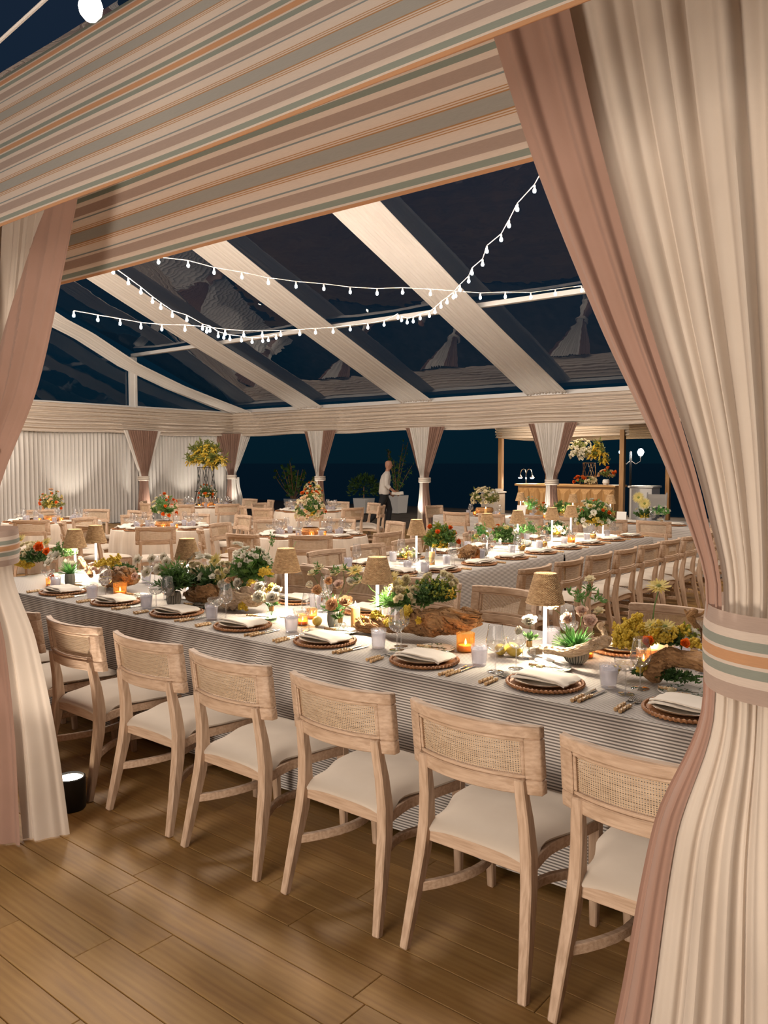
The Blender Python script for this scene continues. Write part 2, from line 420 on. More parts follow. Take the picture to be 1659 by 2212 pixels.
def floor_mat():
    m = mat('oak_plank', (.35, .2, .1), .38); N = NT(m)
    at = N.n('Attribute', attribute_name='tone').outputs['Fac']
    geo = N.n('NewGeometry').outputs['Position']
    off = N.n('CombineXYZ', {0: N.math('MULTIPLY', at, 37.0), 1: N.math('MULTIPLY', at, 91.0), 2: at}).outputs[0]
    p = N.n('VectorMath', {0: geo, 1: off}, operation='ADD').outputs[0]
    mp = N.n('Mapping', {'Vector': p, 'Scale': (1.1, 13, 1)}).outputs[0]
    n1 = N.n('TexNoise', {'Vector': mp, 'Scale': 1.6, 'Detail': 5, 'Roughness': .6, 'Distortion': .8}).outputs[0]
    wv = N.n('TexWave', {'Vector': mp, 'Scale': .9, 'Distortion': 6.0, 'Detail': 2, 'Detail Scale': .8}, bands_direction='Y').outputs['Fac']
    f = N.math('ADD', N.math('MULTIPLY', n1, .88), N.math('MULTIPLY', wv, .12))
    col = N.ramp(f, [(.25, (.265, .135, .038)), (.5, (.36, .20, .060)), (.75, (.43, .26, .088))])
    k = N.n('MapRange', {0: at, 3: .88, 4: 1.10}).outputs[0]
    col = N.n('Mix', {6: col, 7: N.n('CombineColor', {0: k, 1: k, 2: k}).outputs[0], 0: 1.0}, data_type='RGBA', blend_type='MULTIPLY').outputs[2]
    N.l(col, N.bsdf.inputs['Base Color'])
    N.l(N.n('MapRange', {0: n1, 3: .48, 4: .62}).outputs[0], N.bsdf.inputs['Roughness'])
    return m
MT['plank'] = floor_mat()
def botanic_mat():
    m = mat('botanical_china', (.75, .73, .68), .25); N = NT(m)
    co = N.n('TexCoord').outputs['Object']
    v = N.n('TexVoronoi', {'Vector': co, 'Scale': 42}, feature='DISTANCE_TO_EDGE').outputs[0]
    n1 = N.n('TexNoise', {'Vector': co, 'Scale': 28, 'Detail': 4}).outputs[0]
    f = N.math('MULTIPLY', N.math('LESS_THAN', v, .13), N.math('GREATER_THAN', n1, .5))
    N.l(N.n('Mix', {0: f, 6: (.74, .72, .67, 1), 7: (.13, .19, .12, 1)}, data_type='RGBA').outputs[2], N.bsdf.inputs['Base Color'])
    return m
MT['botanic'] = botanic_mat()
def ribbed_mat():
    m = mat('ribbed_stoneware', (.2, .2, .17), .5); N = NT(m)
    uv = N.n('UVMap').outputs[0]; u = N.n('SeparateXYZ', {0: uv}).outputs[0]
    fr = N.math('FRACT', N.math('MULTIPLY', u, 26)); 
    N.l(N.ramp(fr, [(.0, (.10, .105, .085)), (.42, (.14, .14, .115)), (.52, (.56, .52, .45)), (.9, (.60, .56, .48)), (.98, (.12, .12, .1))]), N.bsdf.inputs['Base Color'])
    return m
MT['ribbed'] = ribbed_mat()

# ------------------------------------------------------------------ setting: floor, beach, sea
fl = MB().box((-9.7, 7.9, -.03), (23, 17.9, .04)).build('floor', mat('floor_base', (.05, .03, .015), .8))
struct(fl)
def in_view(p, mx=160):
    v = Vector(p) - Vector((0, 0, 1.72)); d = v.dot(FW)
    if d < .3: return None
    x = 829.5+1748*v.dot(RT)/d; y = 1106-1748*v.dot(UC)/d
    return d if (-mx < x < 1659+mx and 0 < y < 2212+mx) else None
def plank_mb(x, y, L, W):
    c = .0022
    vs = [(x, y, -.011), (x+L, y, -.011), (x+L, y+W, -.011), (x, y+W, -.011)]
    vs += [(x, y, -c), (x+L, y, -c), (x+L, y+W, -c), (x, y+W, -c)]
    vs += [(x+c, y+c, 0), (x+L-c, y+c, 0), (x+L-c, y+W-c, 0), (x+c, y+W-c, 0)]
    fs = []
    for b in (0, 4): fs += [(b+k, b+(k+1) % 4, b+4+(k+1) % 4, b+4+k) for k in range(4)]
    return vs, fs+[(8, 9, 10, 11)]
def tone_attr(me, vals):
    me.attributes.new('tone', 'FLOAT', 'POINT').data.foreach_set('value', vals)
rnd = random.Random(3)
pl_all = []
PW, PLN = .152, 1.22
row = 0
y = -1.0
while y < 16.7:
    x = -21.0 + rnd.random()*PLN
    while x < 1.6:
        pl_all.append((x, y, rnd.random())); x += PLN
    y += PW; row += 1
def pl_key(p):
    best = None
    for fx in (.1, .5, .9):
        d = in_view((p[0]+PLN*fx, p[1]+PW/2, 0))
        if d is not None: best = d if best is None else min(best, d)
    return best if best is not None else 1e9
def pl_seen(p):     # floor strips the photograph shows bare
    X, Y = p[0]+.6, p[1]
    return (Y < 3.3 and X > -5.2) or (X > -4.3 and 4.2 < Y < 10.5)
pl_all = [(pl_key(p) if pl_seen(p) else 5e8, p) for p in pl_all]
pl_all.sort(key=lambda a: a[0])
far = MB(); far_t = []
for i, (k, (x, y, t)) in enumerate(pl_all):
    vs, fs = plank_mb(x, y, PLN-.002, PW-.002)
    if i < 300:
        me = MB().add(vs, fs).mesh('plank', MT['plank'], smooth=False); tone_attr(me, [t]*12)
        put('plank', me, fl)
    else:
        far.add(vs, fs); far_t += [t]*12
me = far.mesh('far_planks', MT['plank'], smooth=False); tone_attr(me, far_t)
stuff(put('far_plank', me, fl))

def sand_fn(u, v):
    x = -75+115*u; y = 16.75+17*v
    z = -.045-.5*max(0, (y-24)/10)**1.3+.02*nz(x, y, 0, 1.3)+.012*nz(x, y, 5, 4)
    return (x, y, min(z, -.03))
struct(MB().grid(220, 60, sand_fn).build('beach', MT['sand']))
struct(MB().grid(4, 4, lambda u, v: (-2600+4200*u, 30+3000*v, -.42)).build('sea', MT['sea']))

# ------------------------------------------------------------------ tent shell
XL, YB, YF, ZE, SL = -20.68, 17.55, 1.75, 3.33, .394
YR = 9.7
def roof_z(y): return ZE+SL*(YB-y) if y > YR else ZE+SL*(YB-YR)-SL*(YR-y)
BX = [-17.0, -13.05, -9.15, -5.25, -1.35]
frm = MB()
for bx in BX:
    for y0, y1 in ((YB, YR), (YR, YF+.2)):
        frm.bar([(bx, y0, roof_z(y0)+.10), (bx, y1, roof_z(y1)+.10)], .10, .12, (1, 0, 0))
frm.bar([(XL, YR, roof_z(YR)+.1), (1.5, YR, roof_z(YR)+.1)], .1, .12, (0, 1, 0))
frm.bar([(XL, YB+.02, ZE+.05), (1.5, YB+.02, ZE+.05)], .14, .10, (0, 1, 0))
frm.bar([(XL, YF+.14, ZE-.08), (1.5, YF+.14, ZE-.08)], .10, .10, (0, 1, 0))
ceil = struct(frm.build('ceiling', MT['white_metal'], smooth=False))
MB().bar([(XL, 13.87, roof_z(13.87)+.06), (1.5, 13.87, roof_z(13.87)+.06)], .11, .09, (0, 1, 0)).build('purlin', MT['white_metal'], ceil, smooth=False)
vin, N = thin_glass('clear_vinyl', (.86, .87, .88), 1.7, 0.0, 0.0, ior=1.5)
co = N.n('NewGeometry').outputs['Position']
n1 = N.n('TexNoise', {'Vector': co, 'Scale': .8, 'Detail': 3}).outputs[0]
n2 = N.n('TexNoise', {'Vector': co, 'Scale': 5, 'Detail': 2}).outputs[0]
hh = N.math('ADD', n1, N.math('MULTIPLY', n2, .015))
bp = N.n('Bump', {'Height': hh, 'Strength': .22, 'Distance': .05}).outputs[0]
for nd in N.t.nodes:
    if nd.type in ('BSDF_GLOSSY', 'LAYER_WEIGHT'): N.l(bp, nd.inputs['Normal'])
MT['vinyl'] = vin
edges = [XL]+BX+[1.5]
for i in range(len(edges)-1):
    a, b = edges[i]+.02, edges[i+1]-.02
    for y0, y1 in ((YB, YR), (YR, YF+.14)):
        def fn(u, v, a=a, b=b, y0=y0, y1=y1):
            y = lerp(y0, y1, v); sag = .05*math.sin(PI*u)*math.sin(PI*v)
            return (lerp(a, b, u), y, roof_z(y)+.18-sag+.008*nz(u*5+a, v*6))
        MB().grid(14, 24, fn).build('clear_panel', MT['vinyl'], ceil)

def swag_fn(cx, w, prof, seed):
    def fn(u, v):
        y = lerp(YB-.02, YR, v); z = prof(y)
        s = u-.5
        rip = .014*math.sin(u*2*PI*13+2*nz(v*2, seed)+seed)+.010*math.sin(u*2*PI*5.3+seed*3)
        sag = -.06*math.sin(PI*v)*(1+.4*nz(u*3, v*2, seed))
        return (cx+s*w*(1.02-.05*math.sin(PI*v))+.03*nz(v*3, seed), y, z+rip+sag-.03*(2*s)**2)
    return fn
gx = [17.53, 14.95, 13.38, 11.98, 11.26, 9.7]; gzv = [3.33, 4.03, 4.55, 5.21, 5.45, 6.15]
def gprof(y): return interp(-y, [-a for a in gx], gzv)
SW = ['white pleated gable swag hanging lowest, against the triangular end window']
for i in range(5):
    SW.append('white pleated ceiling swag, %s in from the gable window swag' % ORD[i])
tag(MB().grid(90, 30, swag_fn(-20.12, 1.05, gprof, 1.7)).build('ceiling_swag', MT['white_drape'], loc=(0, 0, 0)), SW[0], 'swag', 'sheer ceiling swags')
for i, bx in enumerate(BX):
    tag(MB().grid(90, 26, swag_fn(bx-.02, 1.06, lambda y: roof_z(y)+.02, i*2.3)).build('ceiling_swag', MT['white_drape']), SW[i+1], 'swag', 'sheer ceiling swags')

# gable: clear triangular window, its posts and eave rail
gy = [YB, YR, YF]
struct(MB().add([(XL-.06, YB, ZE), (XL-.06, YR, roof_z(YR)+.1), (XL-.06, YF, ZE)], [(0, 1, 2)]).build('window_1', MT['vinyl'], smooth=False))
for k, gyp in enumerate((13.86, 9.7, 5.6)):
    struct(MB().box((XL+.02, gyp, (ZE+roof_z(gyp))/2), (.09, .24, roof_z(gyp)-ZE)).box((XL+.075, gyp+.05, (ZE+roof_z(gyp))/2), (.03, .06, roof_z(gyp)-ZE)).build('trim_%d' % (k+1), MT['white_metal'], smooth=False))
struct(MB().bar([(XL+.02, YF, ZE+.02), (XL+.02, YB, ZE+.02)], .12, .06, (1, 0, 0)).build('trim_4', MT['white_metal'], smooth=False))

# pleated white curtain wall
def wall_fn(u, v):
    y = 1.9+15.6*u; z = 2.66*(1-v)
    a = .026+.022*nz(y, 3, 0, 1.7)
    ph = y*2*PI/.118+3.4*nz(y, 0, 0, 1.6)
    x = XL+.02+a*math.sin(ph+.5*nz(y, z, 0, 1.5))+.02*nz(y, z*.3, 9, 3)
    return (x, y+.01*math.cos(ph), z)
struct(MB().grid(1700, 8, wall_fn).build('wall_left', MT['white_drape']))

def ruched(L, z0, z1, d, seed):
    # a shirred band: horizontal gathers, local x along the beam, front towards -y
    def fn(u, v):
        x = L*u; z = lerp(z0, z1, v)
        sag = -.035*abs(math.sin(x*PI/3.9+.4))**2*(1-v)+.012*nz(x, seed, 0, .8)*(1-v)
        y = -d-.022*math.sin(v*2*PI*7+1.4*nz(x, seed, 0, .5))-.016*math.sin(v*2*PI*15+1.8*nz(x, seed+4, 0, .7))-.03*math.sin(PI*v)
        return (x, y, z+sag)
    return MB().grid(int(L*9), 64, fn, lambda u, v: (u, v*(z1-z0)+.012*nz(u*L*.6, v*3, seed)))
o = ruched(20.7, 2.60, 3.33, .05, 1).build('valance', MT['ruched'], loc=(XL, YB-.02, 0))
tag(o, 'shirred beige ticking valance along the open seaward side', 'valance')
o = ruched(15.6, 2.58, 3.33, .05, 5).build('valance', MT['ruched'], loc=(XL+.12, YF+.2, 0)); o.rotation_euler = (0, 0, PI/2)
tag(o, 'shirred beige ticking valance along the white pleated curtain wall', 'valance')

def valance_fn(x0, x1, y0, y1, z0, z1, seed, bow):
    def fn(u, v):
        x = lerp(x0, x1, u)
        w = .008*nz(x, v*.6, seed, .8)
        return (x, lerp(y0, y1, v)+w*1.6, lerp(z0, z1, v)+.006*nz(x, seed, 0, .7)+bow*math.sin((x+.4)*PI/3.5))
    return fn
o = MB().grid(110, 14, valance_fn(-5.4, 1.6, 1.50, 1.68, 2.61, 3.31, 2, .006), lambda u, v: (u, v*.72)).build('valance', MT['awning'])
o.modifiers.new('thick', 'SOLIDIFY').thickness = .004
tag(o, 'awning striped valance on the tent front, nearest overhead, edged in orange', 'valance')
o = MB().grid(110, 14, valance_fn(-5.4, 1.6, 2.03, 1.95, 2.555, 3.28, 7, .004), lambda u, v: (u, v*.70)).build('valance', MT['awning'])
o.modifiers.new('thick', 'SOLIDIFY').thickness = .004
tag(o, 'shaded awning striped valance hanging just behind the front one', 'valance')

# ------------------------------------------------------------------ gathered drapes
def fold(w, n, seed):
    p = w*n*2*PI
    return .6*math.sin(p+1.6*nz(w*n*.6, seed))+.3*math.sin(2.3*p+seed)+.35*nz(w*n*1.3, seed+7)
def drape_panel(zs, xl, xr, dp, am, u0, u1, z0, z1, folds, seed, y0=0.0, nu=None, yl=None):
    nu = nu or 60; nv = 34
    def fn(a, b):
        z = lerp(z0, z1, b); u = lerp(u0(z) if callable(u0) else u0, u1(z) if callable(u1) else u1, a)
        L, Rr = sinterp(z, zs, xl), sinterp(z, zs, xr); D = sinterp(z, zs, dp); A = sinterp(z, zs, am)
        x = lerp(L, Rr, u); ew = min(1, 9*min(a, 1-a))
        uu = min(1, max(0, u)); cross = math.sqrt(max(0, 1-(2*uu-1)**2))
        f = fold(u, folds, seed)
        y = y0-D*cross-A*f*(.15+.85*ew)
        if yl: y += yl(u, z)
        return (x+.35*A*fold(u+.31, folds, seed+3)*ew, y, z)
    return MB().grid(nu, nv, fn)
def tieback(root, cx, hw, dp, z0, z1, mname, bands, uv0=0.0):
    def fn(u, v):
        a = 2*PI*u; z = lerp(z0, z1, v); k = 1+.03*math.sin(PI*v)+.012*math.sin(5*a)
        return (cx+hw*k*math.cos(a), -dp*.15+dp*k*math.sin(a), z+.012*math.sin(a*1+.4))
    MB().grid(40, 8, fn, lambda u, v: (u, uv0+(v-.5)*(z1-z0)), closed=True).build('tieback', MT[mname], root)

# tall right-hand entrance drape
rd = empty('drape', (-.35, 1.80, 0))
zs = [0, .4, .9, 1.22, 1.44, 1.62, 2.05, 2.45, 2.85]
xl = [-.44, -.36, -.285, -.19, -.19, -.245, -.45, -.62, -.76]
xr = [.60, .52, .36, .20, .20, .28, .55, .75, .9]
dp = [.12, .12, .12, .13, .13, .12, .08, .05, .03]
am = [.030, .028, .022, .014, .014, .018, .030, .030, .028]
def inner(u, z): return .05
drape_panel(zs, xl, xr, dp, am, .115, 1, 1.34, 2.86, 13, 2.2, nu=260).build('cream_panel', MT['cream'], rd)
drape_panel(zs, xl, xr, dp, [a*.9 for a in am], .06, 1, 0.004, 1.34, 12, 5.1, nu=260).build('cream_panel', MT['cream'], rd)
o = drape_panel(zs, xl, xr, [d*.8 for d in dp], [a*.55 for a in am], 0, .13, 1.34, 2.86, 13, 8.3, y0=-.045, nu=40).build('lining_panel', MT['mauve'], rd); o['label'] = 'dusty mauve lining along the edge'
o = drape_panel(zs, xl, xr, [d*.8 for d in dp], [a*.5 for a in am], -.03, .075, 0.004, 1.34, 12, 3.3, y0=-.02, nu=24).build('lining_panel', MT['mauve'], rd); o['label'] = 'dusty mauve lining along the edge'
tieback(rd, 0, .196, .15, 1.268, 1.438, 'awning', 9)
tag(rd, 'cream gathered entrance drape with mauve edge and wide striped tieback', 'drape', 'entrance drapes')

ld = empty('drape', (-3.93, 1.80, 0))
xl2 = [-.5, -.42, -.32, -.2, -.2, -.25, -.55, -.8, -1.1]
xr2 = [.50, .47, .36, .20, .20, .30, .66, .86, 1.04]
dp2 = [.16, .15, .13, .12, .12, .11, .07, .05, .03]
drape_panel(zs, xl2, xr2, dp2, am, .62, .94, 1.32, 2.86, 22, 1.1, nu=90).build('cream_panel', MT['cream'], ld)
o = drape_panel(zs, xl2, xr2, dp2, [a*.6 for a in am], (lambda z: interp(z, [1.3, 2.0, 2.75], [.62, .72, .90])), 1.0, 1.32, 2.86, 14, 6.0, y0=-.06, nu=60).build('lining_panel', MT['mauve'], ld); o['label'] = 'dusty mauve lining along the edge'
o = drape_panel(zs, xl2, xr2, dp2, [a*.7 for a in am], 0.0, (lambda z: min(.97, (.40-sinterp(z, zs, xl2))/(sinterp(z, zs, xr2)-sinterp(z, zs, xl2)))), 1.32, 2.86, 9, 4.0, y0=-.075, nu=90).build('lining_panel', MT['mauve'], ld); o['label'] = 'dusty mauve front panel'
o = drape_panel(zs, xl2, xr2, dp2, [a*1.5 for a in am], 0.0, .93, 0.004, 1.34, 7.5, 9.0, nu=120).build('lining_panel', MT['mauve'], ld); o['label'] = 'dusty mauve front panel'
def back_lean(u, z): return max(0, (u-.8))*.5*(1-z/1.4)
drape_panel(zs, xl2, xr2, dp2, [a*.8 for a in am], (lambda z: interp(z, [0, .6, 1.3], [.88, .87, .80])), 1.0, 0.004, 1.34, 12, 2.0, y0=.02, nu=50, yl=back_lean).build('cream_panel', MT['cream'], ld)
tieback(ld, 0, .215, .16, 1.235, 1.40, 'awning', 9)
tag(ld, 'dusty mauve gathered entrance drape with a cream inner edge', 'drape', 'entrance drapes')

def back_drape(x, y, rz, upper, lower, label, seed):
    r = empty('drape', (x, y, 0), rz)
    zz = [0, .5, 1.15, 1.32, 1.7, 2.2, 2.66]
    a = [-.24, -.21, -.14, -.14, -.27, -.46, -.64]; b = [.24, .21, .14, .14, .27, .46, .64]
    d = [.1, .1, .1, .1, .09, .06, .04]; m = [.03, .026, .016, .016, .024, .028, .028]
    for part, z0, z1 in ((upper, 1.24, 2.66), (lower, .004, 1.26)):
        for (u0, u1, mm) in part:
            o = drape_panel(zz, a, b, d, m, u0, u1, z0, z1, 16, seed+u0*5, nu=max(10, int(100*(u1-u0)))).build('cream_panel' if mm != 'mauve' else 'mauve_panel', MT[mm], r)
            if mm == 'mauve': o['label'] = 'dusty mauve panel'
    tb = MB()
    for k in range(3):
        tb.lathe([(.15, 1.20+k*.045), (.168, 1.21+k*.045), (.168, 1.233+k*.045), (.15, 1.243+k*.045)], 20)
    tb.build('tieback', MT['ruched'], r)
    tag(r, label, 'drape', 'gathered drapes on the tent posts')
sea_up = [(0, .12, 'mauve'), (.12, .64, 'white_drape'), (.64, 1, 'mauve')]
sea_lo = [(0, .52, 'white_drape'), (.52, 1, 'mauve')]
back_drape(-16.52, 17.38, 0, sea_up, sea_lo, 'cream and mauve tied drape on the open side, behind the round tables', 1)
back_drape(-12.70, 17.38, 0, sea_up, sea_lo, 'cream and mauve tied drape on the open side, beside the walking waiter', 2)
back_drape(-8.98, 17.38, 0, [(0, .14, 'mauve'), (.14, .76, 'white_drape'), (.76, 1, 'mauve')], sea_lo, 'cream and mauve tied drape in front of the wooden bar', 3)
wl_up = [(0, .10, 'white_drape'), (.10, .9, 'mauve'), (.9, 1, 'white_drape')]
back_drape(-20.45, 14.02, PI/2, wl_up, [(0, 1, 'mauve')], 'mauve tied drape with cream edges halfway along the pleated curtain wall', 4)
back_drape(-20.32, 17.25, PI/4, [(0, .08, 'white_drape'), (.08, .74, 'mauve'), (.74, 1, 'white_drape')], [(0, .5, 'mauve'), (.5, 1.35, 'white_drape')], 'mauve and cream tied drape at the corner of curtain wall and open side', 5)

# ------------------------------------------------------------------ dining chair (faces local +y, back near y = 0)
def curved_box(m, x0, x1, z0, z1, t0, t1, nx, pos):
    for i in range(nx+1):
        x = lerp(x0, x1, i/nx)
    vs = []; fs = []
    for i in range(nx+1):
        x = lerp(x0, x1, i/nx)
        for (t, z) in ((t0, z0), (t1, z0), (t1, z1), (t0, z1)): vs.append(pos(x, z, t))
    for i in range(nx):
        for k in range(4): fs.append((i*4+k, i*4+(k+1) % 4, i*4+4+(k+1) % 4, i*4+4+k))
    fs += [(3, 2, 1, 0), tuple(nx*4+k for k in range(4))]
    m.add(vs, fs)
def make_chair():
    root = empty('dining_chair')
    def pos(x, z, t): return (x, -.028+.062*(x/.255)**2-.13*(z-.66)+t, z)
    m = MB(); hw = .257; zb, zt = .655, .888
    curved_box(m, -hw, hw, zt-.042, zt, 0, .034, 12, pos)
    curved_box(m, -hw, hw, zb, zb+.052, 0, .034, 12, pos)
    for s in (-1, 1): curved_box(m, s*hw, s*(hw-.05), zb+.052, zt-.042, 0, .034, 2, pos)
    m.build('back_frame', MT['oak_x'], root, bevel=.004)
    b = MB()
    curved_box(b, -.207, .207, zt-.054, zt-.042, .004, .026, 10, pos); curved_box(b, -.207, .207, zb+.052, zb+.066, .004, .026, 10, pos)
    for s in (-1, 1): curved_box(b, s*.207, s*.194, zb+.066, zt-.054, .004, .026, 1, pos)
    b.build('inner_frame', MT['oak_x'], root, bevel=.003)
    MB().grid(14, 4, lambda u, v: pos(lerp(-.195, .195, u), lerp(zb+.064, zt-.052, v), .015)).build('cane_panel', MT['cane'], root)
    for s in (-1, 1):
        p = [(s*.238, -.045, 0), (s*.226, -.006, .17), (s*.213, .030, .34), (s*.205, .042, .45), (s*.198, .032, .56), (s*.192, .012, .665), (s*.19, .002, .71)]
        MB().bar(p, [.032, .038, .042, .042, .040, .038, .036], [.030, .042, .052, .054, .046, .036, .026], (1, 0, 0)).build('leg', MT['oak'], root, bevel=.005)
        p = [(s*.222, .515, 0), (s*.226, .505, .2), (s*.228, .500, .43)]
        MB().bar(p, [.030, .038, .044], [.030, .038, .044], (1, 0, 0)).build('leg', MT['oak'], root, bevel=.005)
    sf = MB()
    sf.bar([(-.2, .050, .405), (.2, .050, .405)], .056, .028, (0, 0, 1))
    sf.bar([(-.22, .505, .405), (.22, .505, .405)], .05, .026, (0, 0, 1))
    for s in (-1, 1):
        pp = []; ws = []
        for i in range(11):
            t = i/10; yy = lerp(.05, .515, t)
            pp.append((s*sinterp(t, [0, .25, .6, 1], [.205, .198, .226, .236]), yy, .402+.012*math.sin(PI*t))); ws.append(.052-.012*math.sin(PI*t))
        sf.bar(pp, ws, .026, (0, 0, 1))
    sf.build('seat_frame', MT['oak_x'], root, bevel=.003)
    for s in (-1, 1):
        pp = [(s*(.222-.115*math.sin(PI*i/10)**.9), lerp(.01, .50, i/10), .21+.012*math.sin(PI*i/10)) for i in range(11)]
        MB().bar(pp, .034, .022, (0, 0, 1)).build('stretcher', MT['oak_x'], root, bevel=.003)
    # cushion: narrow between the posts, flaring to the front, edges dipping at mid-side
    def hwid(t): return sinterp(t, [0, .06, .22, .5, .85, 1], [.205, .222, .204, .247, .258, .24])
    nu, nv = 20, 20
    def top(u, v):
        t = v; y = lerp(.028, .548, t); s = 2*u-1; e = max(abs(s), abs(2*v-1)*.98)
        w = hwid(t)
        h = .036*(1-e**6)+.012*(1-s*s)*(1-(2*v-1)**2)
        dip = -.018*math.exp(-((t-.06)/.12)**2)*abs(s)**3 + .014*math.sin(PI*min(1, t*1.15))*abs(s)**3
        return (w*s*(1-.10*max(0, abs(2*v-1)-.85)/.15*abs(s)), y, .440+h+dip)
    g = MB().grid(nu, nv, top)
    def bot(u, v):
        x, y, z = top(u, v); s = 2*u-1
        dip = -.018*math.exp(-((v-.06)/.12)**2)*abs(s)**3 + .014*math.sin(PI*min(1, v*1.15))*abs(s)**3
        return (x*.985, y, .431+dip)
    gb = MB().grid(nu, nv, bot); gb.f = [f[::-1] for f in gb.f]; gb.uv = [u[::-1] for u in gb.uv]
    n0 = len(g.v); g.merge(gb)
    bd = [i for i in range(nu)]+[nu+(nu+1)*j for j in range(nv)]+[(nu+1)*nv+nu-i for i in range(nu)]+[(nu+1)*(nv-j) for j in range(nv)]
    g.add([], []); 
    for a, c in zip(bd, bd[1:]+bd[:1]): g.f.append((c, a, a+n0, c+n0)); g.uv.append(((0, 0),)*4)
    g.build('seat', MT['linen'], root, angle=70)
    return root
CH = Kind(make_chair)
rc = random.Random(11)
def jit(a): return rc.uniform(-a, a)

# near table: chairs along its front, counted from the cream entrance drape
NX = [-.865, -1.452, -2.047, -2.685, -3.295, -3.93, -4.56, -5.19]
for i, x in enumerate(NX):
    lab = 'cane-backed dining chair facing the nearest table, %s from the cream entrance drape' % ORD[i]
    CH.new((x, 2.235+jit(.012), 0), jit(.03), lab, 'chair', 'chairs along the front of the nearest table')
FX = [-.95, -1.62, -2.72, -3.33, -3.95, -4.55, -5.2]
for i, x in enumerate(FX):
    CH.new((x, 4.665+jit(.02), 0), PI+jit(.05), 'cane-backed chair behind the nearest table, facing us, %s from the cream entrance drape' % ORD[i], 'chair', 'chairs behind the nearest table')
# second long table
for i in range(9):
    CH.new((-3.12+.005*i, 5.82+.60*i, 0), PI/2+jit(.04), 'cane-backed chair on the aisle side of the second long table, %s from its near end' % ORD[i], 'chair', 'chairs on the aisle side of the second long table')
for i in range(7):
    CH.new((-5.30+jit(.04), 5.62+.66*i, 0), -PI/2+jit(.04), 'cane-backed chair on the round-table side of the second long table, %s from its near end' % ORD[i], 'chair', 'chairs on the inner side of the second long table')
CH.new((-4.5, 4.78, 0), .06, 'cane-backed chair at the near head end of the second long table', 'chair')
# third long table by the bar
for i, x in enumerate([-7.70, -7.00, -6.32, -5.64, -4.94, -4.30]):
    CH.new((x, 11.42+jit(.03), 0), jit(.03), 'cane-backed chair in front of the long table by the bar, %s from its seaward end' % ORD[i], 'chair', 'chairs in front of the long table by the bar')
CH.new((-9.22, 12.9, 0), -PI/2-.1, 'cane-backed chair at the open-side head of the long table by the bar', 'chair')
CH.new((-3.2, 11.3, 0), .1, 'cane-backed chair by the bar table, half behind the cream entrance drape', 'chair')

RT_ = [  # name, x, y, first chair angle, chairs, radius of backs
    ('the round table by the long tables', -7.48, 7.67, -44, 9, 1.41),
    ('the round table by the waiter', -11.27, 11.64, -50, 9, 1.41),
    ('the middle round table', -10.00, 7.20, -38, 9, 1.41),
    ('the round table with the mimosa stand', -14.13, 11.30, -22, 9, 1.41),
    ('the round table by the mauve drape', -12.55, 6.85, -42, 9, 1.41)]
placed = [o.location.xy.copy() for o in bpy.data.objects if o.name.startswith('dining_chair')]
for name, x, y, a0, n, rr in RT_:
    ct = 0
    for k in range(n):
        a = R(a0+k*360/n+jit(3)); r_ = rr+jit(.03)
        p = Vector((x+r_*math.cos(a), y+r_*math.sin(a)))
        if any((p-q).length < .5 for q in placed): continue
        placed.append(p)
        CH.new((p.x, p.y, 0), a+PI/2+jit(.12), 'cane-backed chair at %s, %s' % (name, 'nearest us' if ct == 0 else ORD[ct]+' counterclockwise from nearest'), 'chair', 'chairs at '+name); ct += 1

# ------------------------------------------------------------------ tables and cloths
TZ = .76
def long_table(x, y, L, W, rz, label):
    r = empty('banquet_table', (x, y, 0), rz)
    MB().box((0, 0, TZ-.022), (L-.02, W-.02, .035)).build('tabletop', MT['bar_wood_h'], r, bevel=.004)
    for sx_ in (-1, 1):
        for sy in (-1, 1):
            MB().tube([(sx_*(L/2-.25), sy*(W/2-.18), 0), (sx_*(L/2-.25), sy*(W/2-.18), TZ-.038)], .016, 8).build('leg', MT['white_metal'], r)
    return tag(r, label, 'table')
def long_cloth(x, y, L, W, rz, label, seed):
    # strip over the table: front hem, top, back hem; end drops hang as their own panels
    hz = .03; D = TZ-hz; tot = W+2*D
    def edge(d): return d
    nxs, nys = int(L*36), 84
    def fn(u, v):
        xx = (u-.5)*L; s = v*tot
        endf = max(0, 1-(L/2-abs(xx))/.16)
        if s < D:
            h = D-s; k = h/D
            w = .010*nz(xx, seed, 0, 2.2)*k+.022*k*math.sin(xx*9+2*nz(xx, seed))*.5
            w += endf*.030*math.sin(abs(L/2-abs(xx))*70)*min(1, k*3)
            rr = min(1, h/.02)
            return (xx*(1-.004*endf*k), -W/2-.012*rr-w-.02*k, TZ+.003-h)
        if s > tot-D:
            h = s-(tot-D); k = h/D
            w = .022*k*math.sin(xx*9+seed)*.5
            return (xx, W/2+.012*min(1, h/.02)+w+.02*k, TZ+.003-h)
        yy = s-D-W/2
        return (xx, yy, TZ+.003+.0012*nz(xx, yy, seed, 4))
    g = MB().grid(nxs, nys, fn, lambda u, v: (u, v*tot))
    for sg in (-1, 1):
        def en(u, v, sg=sg):
            yy = (u-.5)*W; h = v*D; k = v
            endf = max(0, 1-(W/2-abs(yy))/.16)
            w = .010*math.sin(yy*11+seed)*k+endf*.028*math.sin((W/2-abs(yy))*75)*min(1, k*3)
            return (sg*(L/2+.008*min(1, h/.02)+.012*k+w), yy*(1+.035*k), TZ+.003-h)
        g.grid(46, 16, en, lambda u, v: (u, (u-.5)*W+D+W/2))
    o = g.build('tablecloth', MT['table_stripe'], loc=(x, y, 0)); o.rotation_euler = (0, 0, rz)
    return tag(o, label, 'tablecloth')
NT_Y = 3.51; NW = 1.22
long_table(-1.83, NT_Y, 2.68, NW-.02, 0, 'long banquet table hidden under the nearest striped cloth')
long_cloth(-1.83, NT_Y, 2.70, NW, 0, 'grey and cream ticking tablecloth on the nearest table, by the cream entrance drape', 1.0)
